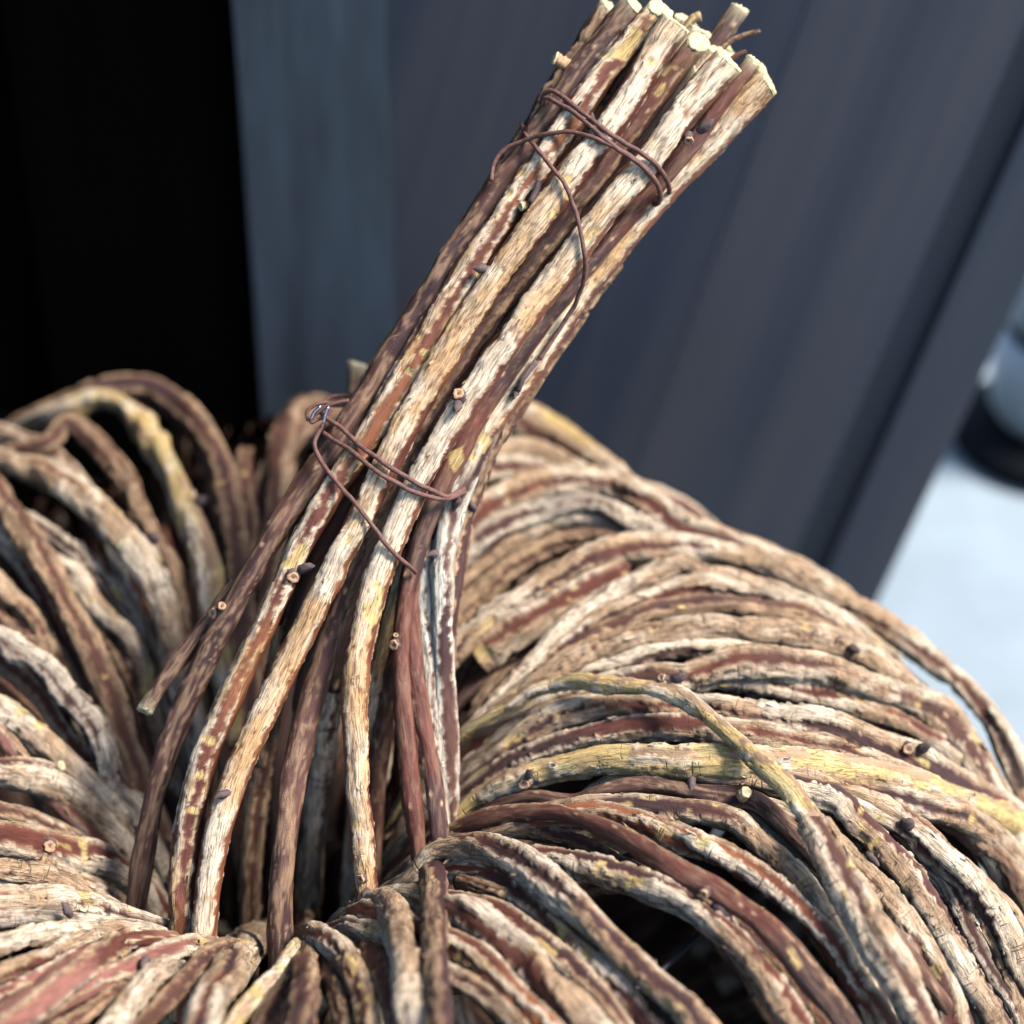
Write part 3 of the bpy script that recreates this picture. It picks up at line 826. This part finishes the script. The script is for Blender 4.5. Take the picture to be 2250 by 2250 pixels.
 ("1130,1540 1198,1494 1273,1452 1355,1418 1438,1395 1521,1386 1604,1386 1700,1390 1772,1400 1869,1424 1925,1455 1966,1498 2010,1538 2055,1580 2110,1642 2165,1720", (50, 70, 76, 66), 'k', .6, '12'),
 ("1230,1500 1293,1471 1355,1464 1418,1438 1490,1420 1560,1420", 50, 'k', .3, '12'),
 ("1330,1500 1389,1490 1459,1488 1500,1490 1558,1473 1616,1459 1694,1461 1772,1468 1830,1482 1908,1508 1985,1535 2063,1573 2104,1620 2142,1675 2178,1742 2212,1800 2258,1872", (50, 74, 82, 76), 'k', .6, '12'),
 ("1440,1520 1500,1510 1578,1500 1655,1505 1733,1521 1811,1531 1888,1554 1958,1578 2024,1616 2082,1655 2150,1715", 54, 'c', .1, '12'),
 # inner right, going down the hole
 ("1020,1640 1037,1604 1086,1563 1132,1521 1170,1490", 46, 'g', .1, '12'),
 ("1030,1680 1057,1645 1107,1604 1157,1563 1200,1540", 58, 'k', .1, '12'),
 ("1040,1725 1082,1674 1132,1637 1182,1604 1230,1580", 54, 'd', .1, '12'),
 ("985,1770 1000,1715 1020,1655 1045,1590 1080,1530", 56, 'k', -.1, '12'),
 ("1000,1500 1020,1450 1055,1400 1100,1360", 54, 'd', -.2, '12'),
 ("985,1600 1000,1540 1030,1490", 54, 'r', -.2, '12'),
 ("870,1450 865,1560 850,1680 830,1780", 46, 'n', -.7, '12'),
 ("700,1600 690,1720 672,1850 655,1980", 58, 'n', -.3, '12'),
 ("565,1740 560,1830 556,1920 552,2010", 46, 'm', -.3, '12'),
 # far right lobe behind the stem
 ("1045,935 1099,925 1169,950 1231,991 1314,1037 1368,1066 1420,1100", 64, 'k', .2, '12'),
 ("1085,880 1110,888 1160,905 1211,933 1260,962 1310,1000 1376,1060", 54, 'y', .4, '12'),
 ("1030,1020 1066,999 1128,987 1190,995 1252,1028 1293,1053 1350,1090", 60, 'c', .1, '12'),
 ("1000,1065 1045,1041 1107,1033 1169,1037 1220,1050", 54, 'c', -.2, '12'),
 ("780,905 800,880 840,868 900,868 960,876 1030,890", 54, 'd', -.4, '12'),
]
for tr, w, kind, lift, ext in VINES:
    v = vine(cm(tr), w, kind, lift, ext)
    if lift == 2.0 and kind == 'y': v['label'] = 'thin yellow vine stripped of its bark, lying across its neighbours'

# the vines below these, seen only as depth between them, and those of the sides the photo does not show
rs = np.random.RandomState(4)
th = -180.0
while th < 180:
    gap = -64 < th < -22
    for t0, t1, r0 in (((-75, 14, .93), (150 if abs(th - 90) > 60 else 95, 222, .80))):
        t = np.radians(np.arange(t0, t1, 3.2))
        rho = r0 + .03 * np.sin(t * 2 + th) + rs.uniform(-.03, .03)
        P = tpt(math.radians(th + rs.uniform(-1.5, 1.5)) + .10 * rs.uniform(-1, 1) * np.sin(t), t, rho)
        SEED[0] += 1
        bark_tube("vine", P, 30 * (1 + .1 * np.sin(t * 3 + th)), rs.choice(list('nnmn')), SEED[0], 14, PK)  # mostly dark bark, standing in for shade below the top vines
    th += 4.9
# vines lining the back of the hole, its shade put into dark bark
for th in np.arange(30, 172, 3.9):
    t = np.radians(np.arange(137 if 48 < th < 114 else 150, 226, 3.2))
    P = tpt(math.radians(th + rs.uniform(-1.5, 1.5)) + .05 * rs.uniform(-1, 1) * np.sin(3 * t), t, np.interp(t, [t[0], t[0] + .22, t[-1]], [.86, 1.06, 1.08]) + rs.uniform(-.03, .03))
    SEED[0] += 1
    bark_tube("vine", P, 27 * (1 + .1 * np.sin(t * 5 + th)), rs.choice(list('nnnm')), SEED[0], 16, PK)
# low side and underside, off the bottom of the picture: one dense mass
def mass(name, tubes, nseg=10):
    Vs, Qs, Cs, uvs, base = [], [], [], [], 0
    for P, R, kind, sd in tubes:
        n = len(P)
        S = np.r_[0, np.cumsum(np.linalg.norm(np.diff(P, axis=0), axis=1))][:, None]
        PH = (np.arange(nseg) / nseg * 2 * np.pi)[None]
        disp, col, mask = bark(S, PH, R[:, None], kind, sd)
        T, N, B = frames(P, np.array([.2, -.6, .75]))
        V = P[:, None] + (R[:, None] * .9 + disp)[..., None] * (np.cos(PH)[..., None] * N[:, None] + np.sin(PH)[..., None] * B[:, None])
        i = np.arange(n - 1)[:, None] * nseg; j = np.arange(nseg)[None]; j2 = (j + 1) % nseg
        Qs.append(np.stack([i + j, i + j2, i + nseg + j2, i + nseg + j], -1).reshape(-1, 4) + base)
        Vs.append(V.reshape(-1, 3)); Cs.append(np.concatenate([col, mask[..., None]], -1).reshape(-1, 4))
        uvs.append(np.stack([np.repeat(S[:, 0], nseg) / 100 + sd, np.tile(PH[0], n) * .3], 1))
        base += n * nseg
    me = mesh_np(name, np.vstack(Vs), np.vstack(Qs))
    ca = me.color_attributes.new("bark", 'FLOAT_COLOR', 'POINT')
    ca.data.foreach_set('color', np.vstack(Cs).astype(np.float32).ravel())
    uvl = me.uv_layers.new(name="UVMap")
    li = np.empty(len(me.loops), np.int32); me.loops.foreach_get('vertex_index', li)
    uvl.data.foreach_set('uv', np.vstack(uvs)[li].astype(np.float32).ravel())
    o = link(name, me, M_BARK, PK); o['kind'] = 'stuff'
    return o

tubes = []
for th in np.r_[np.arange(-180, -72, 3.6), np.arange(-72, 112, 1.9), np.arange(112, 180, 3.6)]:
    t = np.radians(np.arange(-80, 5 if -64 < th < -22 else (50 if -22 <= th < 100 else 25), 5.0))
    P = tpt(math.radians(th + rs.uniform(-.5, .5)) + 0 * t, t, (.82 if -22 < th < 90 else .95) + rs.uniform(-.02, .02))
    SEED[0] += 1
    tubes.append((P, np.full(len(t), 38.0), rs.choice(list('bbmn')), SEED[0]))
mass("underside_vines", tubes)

# ------------------------------------------------------------------ stem: sticks wired into a bundle
STK = {}
def stick(key, pts, w, kind, lay, cutA=True, cutB=False, deep=0.0, tail=300, nseg=34, name="stem_stick", step=5.0, cutw=1.0):
    """pts from the cut top to the foot; lay = depth behind the bundle's front plane; foot runs on into the hole"""
    SEED[0] += 1
    sd = SEED[0]
    pts = np.array(pts, float)
    ws = np.interp(np.linspace(0, 1, len(pts)), np.linspace(0, 1, len(np.atleast_1d(w))), np.atleast_1d(w))
    C = spline(np.c_[pts, ws], step)
    s = np.arange(len(C)) * step
    C[:, :2] = gsmooth(C[:, :2], min(22, len(C) / 8))
    C[:, 0] += 4 * (vnoise(s / 60, 0 * s, sd + 1, 99) - .5); C[:, 1] += 4 * (vnoise(s / 60, 0 * s, sd + 2, 99) - .5)
    C[:, 2] *= 1 + .12 * (vnoise(s / 90, 0 * s, sd + 3, 99) - .5)
    k = sstep(1150, 2000, C[:, 1])
    d = 4985 + lay + deep * k
    P = CAM + ray(C[:, 0], C[:, 1]) * d[:, None]
    R = C[:, 2] * 1.05 / 2 * d / FOC
    P0, R0 = P, R
    if tail:
        v = P[-1] - P[-12]; v /= np.linalg.norm(v)
        v2 = v * .35 + np.array([0, 0, -.8]); v2 /= np.linalg.norm(v2)
        q = np.linspace(0, 1, int(tail / 20))[1:, None]
        E = P[-1] + tail * (v * q + (v2 - v) * q * q * .5)
        P = np.vstack([P, E]); R = np.r_[R, np.full(len(E), R[-1])]
    rr = np.random.RandomState(sd)
    cuts = {}
    if cutA:
        ax = P[0] - P[3]; ax /= np.linalg.norm(ax)
        cuts[0] = ax * .8 - F * rr.uniform(.15, .5) + rr.uniform(-.22, .22, 3)
    if cutB:
        ax = P[-1] - P[-4]; ax /= np.linalg.norm(ax)
        cuts[len(P) - 1] = ax * .8 - F * .2 + rr.uniform(-.2, .2, 3)
    o, rings, _ = bark_tube(name, P, R, kind, sd, nseg, PK, cuts=cuts)
    register(o, P0, R0)
    STK[key] = o
    for ring, nn in rings.values():
        cut_face(ring, nn, o, sd)
    return o

# front row
stick('A', cm("1392,10 1342,78 1272,159 1233,217 1186,287 1140,357 1085,423 1031,505 948,636 901,716 854,796 814,861 774,926 730,991 687,1042 647,1100 611,1162 556,1254 494,1349 457,1448 416,1523 374,1606 345,1709 326,1811 316,1880"), (72, 62, 60, 66, 62, 56, 56, 54), 'b', 10, deep=60)
stick('B', cm("1452,22 1400,66 1342,136 1290,206 1246,272 1206,342 1148,427 1097,490 1039,578 1009,625 962,706 919,786 875,866 832,938 792,996 747,1046 703,1107 664,1190 630,1262 594,1345 548,1461 494,1543 449,1647 424,1750 405,1854 396,1940 398,2030"), (62, 64, 66, 70, 66, 64, 62, 60), 'S', -30)
stick('C', cm("1484,50 1427,136 1349,272 1277,360 1229,418 1155,515 1097,592 1023,702 944,835 883,944 835,1053 796,1125 756,1198 714,1290 643,1440 581,1564 519,1688 480,1800 458,1910 450,2010"), (74, 72, 66, 62, 62, 62, 58), 's', -62)
stick('E', cm("1600,132 1543,194 1481,272 1425,345 1373,415 1311,492 1248,568 1184,648 1128,733 1084,803 1035,864 991,919 948,999 908,1078 875,1143 846,1216 817,1288 792,1370 778,1450 774,1540 776,1640 786,1740 794,1830 802,1920 808,1985"), (74, 70, 64, 64, 66, 62, 60, 58), 's', -55)
stick('D', cm("1533,92 1485,155 1388,283 1330,352 1272,446 1218,515 1155,592 1090,680 1030,765 975,850 925,930 880,1010 838,1100 800,1190 765,1270 744,1340 718,1419 685,1523 660,1626 639,1730 623,1833 616,1937 616,2045"), (56, 52, 52, 54, 58, 60), 'm>b', 30, deep=-60)
stick('G', cm("1654,130 1606,202 1555,280 1497,342 1430,423 1358,501 1300,572 1250,630 1205,690 1143,774 1086,854 1035,937 991,1017 955,1085 926,1160 905,1230 888,1290 875,1357 872,1440 884,1543 894,1647 904,1750 914,1850 926,1930"), (36, 46, 54, 54, 46, 44), 'm', 20, deep=-20)
stick('H', cm("1685,176 1637,233 1582,303 1516,362 1466,402 1419,480 1361,540 1318,590 1268,655 1218,735 1170,800 1112,872 1064,950 1020,1040 985,1105 968,1165 966,1240 968,1320 973,1440 978,1543 984,1640 986,1720 990,1800"), (84, 66, 60, 60, 52, 46, 44), 's>w', 55, deep=60)
# strands that show only lower down
stick('L6b', cm("915,1180 900,1290 898,1357 908,1461 929,1564 946,1668 958,1750 969,1854 975,1900"), (38, 44, 42), 'm', 50, cutA=False, deep=-60)
stick('L7a', cm("935,1185 929,1295 937,1398 946,1502 950,1580 958,1680"), (36, 38), 'w', 75, cutA=False)
so_ = stick('L0', cm("520,1280 470,1350 424,1407 372,1480 318,1562"), (40, 38, 42), 'b', 60, cutA=False, cutB=True, tail=0)
so_['label'] = 'short broken side stick with a pale green end'
# ends that show between the front sticks, and the back of the bundle
stick('T8', cm("1624,20 1574,93 1520,175 1450,290 1370,410 1270,560 1160,740 1040,930 960,1090 900,1300 850,1500 820,1800"), (48, 48, 50), 'b', 130, deep=200)
stick('T0', cm("1338,16 1295,75 1250,140 1200,230 1140,330 1060,450 960,610 860,770 760,940 690,1100 640,1300 600,1500 560,1800"), (48, 48), 'd', 110, deep=260)
stick('T4b', cm("1575,110 1530,180 1460,270 1380,390 1280,530 1170,700 1060,880 960,1050 880,1250 820,1500 780,1800"), (46, 46), 's', 80, deep=320)
stick('T3b', cm("1532,62 1480,130 1400,240 1300,390 1200,540 1090,710 980,890 880,1060 800,1250 730,1500 690,1800"), (52, 50), 'k', 95, deep=360)
stick('T9', cm("1500,42 1440,120 1350,240 1250,380 1140,540 1030,700 920,870 820,1030 730,1230 680,1500 640,1800"), (46, 46), 'd', 140, deep=380)
stick('T10', cm("1600,115 1540,200 1470,300 1390,410 1300,540 1200,690 1100,850 1010,1010 930,1250 900,1500 880,1800"), (50, 50), 'r', 140, deep=300)
stick('T11', cm("1640,165 1590,240 1520,330 1440,430 1350,560 1250,700 1150,850 1060,1000 1000,1180 980,1400"), (50, 50), 'd', 120, deep=100)
def between(a, b, f, y0, y1):
    A = np.array([(x, y) for x, y in zip(*a)]); B = np.array([(x, y) for x, y in zip(*b)])
    ys = np.linspace(y0, y1, 9)
    return [(float(np.interp(y, A[:, 1], A[:, 0]) * (1 - f) + np.interp(y, B[:, 1], B[:, 0]) * f), float(y)) for y in ys]
def path(key):
    for o, ox, oy, od, orr in REG:
        if o is STK[key]: return ox, oy
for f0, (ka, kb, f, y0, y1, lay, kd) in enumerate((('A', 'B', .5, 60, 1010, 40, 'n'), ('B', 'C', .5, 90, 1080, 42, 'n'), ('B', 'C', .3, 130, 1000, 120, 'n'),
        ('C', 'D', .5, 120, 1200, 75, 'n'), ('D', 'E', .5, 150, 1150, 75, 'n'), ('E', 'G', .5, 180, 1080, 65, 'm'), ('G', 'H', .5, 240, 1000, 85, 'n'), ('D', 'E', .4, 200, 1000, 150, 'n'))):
    stick('F%d' % f0, between(path(ka), path(kb), f, y0, y1), 46, kd, lay, tail=420, deep=420, nseg=18, step=9)  # fill sticks, mostly in dark bark painted for shade between the front ones
# slivers of bark and a torn twig at the top
stick('T12', cm("1672,70 1640,78 1605,92 1570,125"), (10, 14, 16), 'd', 120, cutA=False, tail=0, nseg=10, name="bark_splinter")
stick('T13', cm("1641,112 1622,120 1600,140"), (15, 17), 'm', 60, cutA=False, tail=0, nseg=10, name="bark_splinter")
stick('T14', cm("1538,34 1520,40 1505,62"), (26, 22), 'y', 90, cutA=False, tail=0, nseg=10, name="bark_splinter")
# pale end of a vine standing up behind the stem
stick('E2', cm("783,800 780,830 772,900 760,960"), (36, 42), 'd', 700, tail=100, name="vine")

def front_depth(px, py, pad):
    best = np.full(len(px), np.nan)
    for o, ox, oy, od, orr in REG:
        if not o.name.startswith('stem_stick'): continue
        q = (ox[None] - px[:, None]) ** 2 + (oy[None] - py[:, None]) ** 2
        i = q.argmin(1); dd = np.sqrt(q[np.arange(len(px)), i]) * od[i] / FOC
        r = orr[i] * 1.08
        z = od[i] - np.sqrt(np.maximum(r * r - dd * dd, 0)) - pad
        z = np.where(dd < r, z, np.nan)
        best = np.fmin(best, z)
    return best

def wire(pts, w, back=None, name="binding_wire", mat=None):
    C = spline(np.array(pts, float), 5.0)
    sk = np.arange(len(C)) * 5.0
    C[:, 0] += 3.2 * (vnoise(sk / 26, 0 * sk, int(pts[0][0]), 99) - .5); C[:, 1] += 3.2 * (vnoise(sk / 22, 0 * sk, int(pts[0][1]), 99) - .5)
    z = front_depth(C[:, 0], C[:, 1], w * .5)
    ok = ~np.isnan(z)
    z = np.interp(np.arange(len(z)), np.where(ok)[0], z[ok]) if ok.any() else np.full(len(z), 4960.0)
    # a taut wire bridges from crest to crest
    for _ in range(14):
        z = np.minimum(z, gsmooth(z, 4))
    z = gsmooth(z, 3)
    P = CAM + ray(C[:, 0], C[:, 1]) * z[:, None]
    if back is not None:
        B = np.array(back, float)          # px, py, depth behind the bundle, closing the loop
        Q = CAM + ray(B[:, 0], B[:, 1]) * (4985 + B[:, 2])[:, None]
        Q = spline(np.vstack([P[-1], Q]), 8.0)[1:]
        P = np.vstack([P, Q])
        P = gsmooth(P, 1.5)
    return plain_tube(name, P, w * .86 / 2 * 4950 / FOC * np.ones(len(P)) * (1 + .12 * (vnoise(np.arange(len(P)) / 9., 0., 5, 99) - .5)), mat or M_WIRE, PK)

wire(cm("1190,222 1194,206 1210,198 1240,216 1272,241 1349,299 1427,349 1466,396 1472,420"), 13, [(1462, 425, 60), (1400, 400, 260), (1300, 300, 330), (1210, 235, 220), (1188, 225, 60)])
wire(cm("1192,230 1198,212 1235,232 1272,254 1338,313 1408,363 1446,408 1452,440 1440,452"), 13, [(1425, 440, 90), (1360, 385, 290), (1260, 290, 320), (1195, 245, 150)])
wire(cm("1146,272 1158,298 1175,322 1217,373 1248,419 1268,477 1283,543 1285,598 1272,650 1252,690 1216,745 1185,790"), 12)
wire(cm("1078,398 1089,352 1113,326 1175,301 1241,289 1295,299 1349,324 1400,352 1440,395 1450,430"), 12, [(1445, 455, 90), (1340, 470, 310), (1180, 420, 320), (1085, 400, 100)])
wire(cm("706,908 722,922 745,937 799,984 872,1035 926,1067 980,1091 1010,1080"), 13, [(1020, 1060, 70), (960, 960, 300), (850, 880, 330), (740, 870, 160), (706, 890, 30)])
wire(cm("712,950 738,970 763,984 817,1028 872,1062 926,1088 980,1096 1012,1084"), 13, [(1022, 1068, 80), (970, 990, 300), (850, 900, 340), (730, 890, 150)])
wire(cm("712,930 702,950 691,977 705,1013 738,1057 781,1107 825,1165 872,1223 914,1258"), 12)
wire(cm("676,926 674,905 688,893 710,886 726,890 722,906 700,922 682,930 690,912 716,894 745,884 766,880"), 10)
wire(cm("684,922 690,905 704,893"), 9, name="bare_wire_end", mat=M_STEEL)
wire(cm("722,893 716,908 712,930"), 9, name="bare_wire_end", mat=M_STEEL)

# ------------------------------------------------------------------ buds, leaf scars, stubs
def surf(px, py, names=None, near=60):
    best = None
    for o, ox, oy, od, orr in REG:
        if names and o not in names: continue
        q = np.hypot(ox - px, oy - py); i = q.argmin()
        rpx = orr[i] * FOC / od[i]
        if q[i] > rpx * 1.35: continue
        dd = q[i] * od[i] / FOC
        z = od[i] - math.sqrt(max((orr[i] * .98) ** 2 - dd * dd, 0))
        if best is None or z < best[0]: best = (z, o, od[i], i, ox, oy)
    if best is None: return None
    z, o, dc, i, ox, oy = best
    p = CAM + ray([px], [py])[0] * z
    c = CAM + ray([ox[i]], [oy[i]])[0] * dc
    n = p - c
    n /= np.linalg.norm(n) + 1e-9
    return p, n, o, z

def dirpx(dx, dy, n, z):
    v = dx * XR - dy * UP
    return v / (np.linalg.norm(v) + 1e-9)

def knot(px, py, w, kind, ang=0.0, out=.5, length=1.0, names=None):
    s = surf(px, py, names)
    if s is None: return
    p, n, o, z = s
    sc = z / FOC
    a = math.radians(ang)
    ax = dirpx(math.cos(a), -math.sin(a), n, z) * (1 - out) - F * out * .7 + n * out * .6
    ax /= np.linalg.norm(ax)
    w *= sc * .84
    if kind == 'bud':
        blob("bud", p - ax * w * .35, ax, w * 1.9 * length, w, M_BUD, o, int(px), .8)
    elif kind == 'scar':
        blob("knot", p - ax * w * .7, ax, w * 1.0, w * 1.15, M_BUD, o, int(px) + 1, .5, tip=.75)
        disc("leaf_scar", p + ax * w * .30, ax, w * .96, M_SCAR, o, int(py), thick=4)
    elif kind == 'stub':
        L = w * length
        q = p - ax * w * .4
        blob("side_shoot", q, ax, L + w * .4, w * 1.05, M_SCAR, o, int(px) + 2, .3, tip=.8)
        disc("cut_end", p + ax * L, ax, w, M_CUT, o, int(py) + 3, thick=4)

for px, py, w, kind, ang, out, ln in (
    (1240, 140, 34, 'stub', 160, .35, .9), (1064, 590, 26, 'bud', 190, .45, .9), (1153, 452, 22, 'stub', 240, .6, .7), (1512, 306, 26, 'scar', 225, .6, 1),
    (1540, 285, 30, 'bud', 60, .4, 1), (1009, 868, 34, 'scar', 100, .7, 1), (1006, 888, 26, 'bud', 265, .5, .9),
    (1136, 856, 20, 'bud', 250, .4, 1), (1126, 873, 14, 'scar', 240, .5, 1), (643, 1266, 32, 'scar', 300, .7, 1), (660, 1250, 26, 'bud', 20, .4, 1.2),
    (472, 1347, 30, 'scar', 230, .7, 1), (488, 1333, 22, 'scar', 60, .7, 1), (867, 1416, 28, 'scar', 230, .7, 1), (870, 1397, 14, 'scar', 80, .6, 1),
    (500, 1742, 22, 'bud', 200, .3, 1.1), (1995, 1645, 30, 'scar', 260, .7, 1), (2022, 1646, 28, 'bud', 10, .5, .9),
    (1989, 1811, 36, 'bud', 20, .5, .7), (1908, 1878, 22, 'bud', 290, .4, 1.2), (1632, 1748, 30, 'stub', 45, .6, .8), (1548, 1962, 26, 'scar', 230, .6, 1),
    (1570, 1990, 24, 'bud', 310, .4, 1.4), (1152, 1722, 28, 'scar', 200, .7, 1), (1160, 1705, 24, 'bud', 60, .5, .9), (1455, 1490, 24, 'scar', 200, .6, 1),
    (1482, 1492, 26, 'bud', 350, .5, 1), (1845, 1410, 22, 'scar', 260, .6, 1), (1868, 1424, 26, 'bud', 340, .5, 1), (268, 1196, 30, 'stub', 300, .6, .5),
    (330, 1177, 26, 'bud', 300, .5, 1), (108, 1857, 32, 'scar', 340, .7, 1), (130, 1684, 24, 'stub', 340, .6, .4), (152, 2010, 26, 'bud', 120, .5, 1.1),
    (322, 2106, 24, 'bud', 230, .5, 1.1), (644, 2125, 20, 'bud', 230, .4, 1), (489, 2146, 24, 'stub', 200, .6, .3), (431, 1105, 28, 'bud', 30, .4, .9),
    (1040, 1120, 22, 'bud', 120, .4, 1), (795, 1930, 26, 'scar', 200, .5, 1), (808, 1958, 24, 'bud', 240, .5, 1), (1294, 210 + 66, 26, 'bud', 40, .5, 1.0),
    (960, 1215, 20, 'bud', 200, .4, 1), (1520, 1712, 24, 'bud', 260, .4, 1), (1000, 1110, 22, 'bud', 60, .4, 1)):
    knot(px, py, w, kind, ang, out, ln)

# thin twig hanging off the right of the bundle
p = plain_tube("side_shoot", spline(CAM + ray([1178, 1164, 1148, 1138], [794, 812, 834, 858]) * np.array([5000, 4995, 4990, 5000])[:, None], 6), 7, M_BUD, STK['G'])
p = plain_tube("side_shoot", spline(CAM + ray([1186, 1178, 1166], [398, 420, 446]) * np.array([4920, 4915, 4912])[:, None], 6), 8, M_BUD, STK['B'])

# loose flakes of bark, too many and too small to count
def flakes(n, seed):
    r_ = np.random.RandomState(seed)
    V, Q, C = [], [], []
    keys = [k for k in GRID if GRID[k][0].shape[1] >= 30]
    wts = np.array([len(GRID[k][0]) * (.35 if k.startswith('stem') else 1.0) for k in keys], float); wts /= wts.sum()
    while len(Q) < n * 3:
        G, K = GRID[keys[r_.choice(len(keys), p=wts)]]
        i = r_.randint(2, len(G) - 4); j = r_.randint(G.shape[1])
        p = G[i, j]
        t = G[i + 2, j] - G[i - 2, j]; sd = G[i, (j + 1) % G.shape[1]] - G[i, j - 1]
        up = np.cross(sd, t)
        c = G[i].mean(0)
        if up @ (p - c) < 0: up = -up
        t = t / (np.linalg.norm(t) + 1e-9); up = up / (np.linalg.norm(up) + 1e-9); sd = np.cross(t, up)
        if up @ (CAM - p) < 0 or K[i, j, 3] < .35: continue
        L = r_.uniform(10, 34); W = r_.uniform(3, 7.5); lift = r_.uniform(1, 7) * (2.0 if r_.rand() < .12 else 1)
        sg = r_.choice([-1, 1])
        base = p + up * r_.uniform(-1.0, 1.5)
        k0 = len(V)
        for q in range(4):
            x = q / 3.0
            z = lift * x * x + r_.uniform(-.8, .8)
            wv = W * (.45 + .7 * math.sin(math.pi * (.15 + .8 * x))) * r_.uniform(.7, 1.25)
            for e in (-1, 1):
                V.append(base + sg * t * L * (x - .3) + sd * e * wv * .5 + up * (z + .8 * (e * r_.uniform(-1, 1.4))))
        for q in range(3):
            a = k0 + q * 2
            Q.append((a, a + 1, a + 3, a + 2))
        cc = K[i, j, :3] * r_.uniform(.85, 1.25)
        if r_.rand() < .08: cc = COL['yellow'] * r_.uniform(.6, 1)
        C += [[*np.clip(cc, 0, .85), 1.0]] * 8
    me = mesh_np("bark_flakes", np.array(V), np.array(Q), None, smooth=False)
    ca = me.color_attributes.new("bark", 'FLOAT_COLOR', 'POINT')
    ca.data.foreach_set('color', np.array(C, np.float32).ravel())
    me.uv_layers.new(name="UVMap")
    uv = np.random.RandomState(1).uniform(0, 40, (len(me.loops), 2)).astype(np.float32)
    li = np.empty(len(me.loops), np.int32); me.loops.foreach_get('vertex_index', li)
    co = np.array(V)[li]; uv = np.stack([co @ XR, co @ UP], 1) / 100
    me.uv_layers[0].data.foreach_set('uv', uv.astype(np.float32).ravel())
    o = link("bark_flakes", me, M_BARK, PK); o['kind'] = 'stuff'
flakes(2600, 9)

# ------------------------------------------------------------------ dark frame wire inside
def frame_wire(pts, w, deep):
    C = spline(np.array(pts, float), 8.0)
    d = torus_depth(C[:, 0], C[:, 1]); d = gsmooth(d, 6) + deep
    P = CAM + ray(C[:, 0], C[:, 1]) * d[:, None]
    plain_tube("frame_wire", P, w / 2 * d / FOC, M_FRAME, PK)

frame_wire(cm("1180,2225 1270,2203 1330,2190 1420,2160 1530,2060 1640,1980"), 15, 150)
frame_wire(cm("500,1800 540,1792 594,1771 680,1750"), 14, 60)
frame_wire(cm("697,1640 685,1709 697,1771 730,1812 770,1850"), 12, 60)
frame_wire(cm("800,1590 817,1626 850,1688 863,1721"), 11, 60)
# ------------------------------------------------------------------ a scrap of green leaf lodged in the hole
def leaf(px, py, w, h, ang, label):
    d = float(torus_depth(np.array([px]), np.array([py]))[0]) - 26
    c = CAM + ray([px], [py])[0] * d
    a = math.radians(ang); k = d / FOC
    ax = math.cos(a) * XR + math.sin(a) * UP; ay = -math.sin(a) * XR + math.cos(a) * UP
    V, Q = [], []
    for i in range(6):
        x = i / 5 - .5
        hw = h * .5 * math.sqrt(max(.06, 1 - (2.1 * x) ** 2 * .9))
        for e in (-1, 0, 1):
            V.append(c + k * (ax * x * w + ay * e * hw) - F * k * (4 * abs(e) + 5 * math.sin(5 * x)))
    for i in range(5):
        for e in range(2):
            q = i * 3 + e; Q.append((q, q + 1, q + 4, q + 3))
    o = link("leaf_scrap", mesh_np("leaf_scrap", np.array(V), np.array(Q)), M_LEAF)
    o['label'] = label; o['category'] = 'leaf'
leaf(326, 1888, 36, 20, -12, "tiny bright green leaf scrap lodged beside the foot of the leftmost stem stick")
leaf(452, 1812, 34, 12, 55, "narrow pale green leaf scrap standing between two stem sticks deep in the hole")

settle(PK)
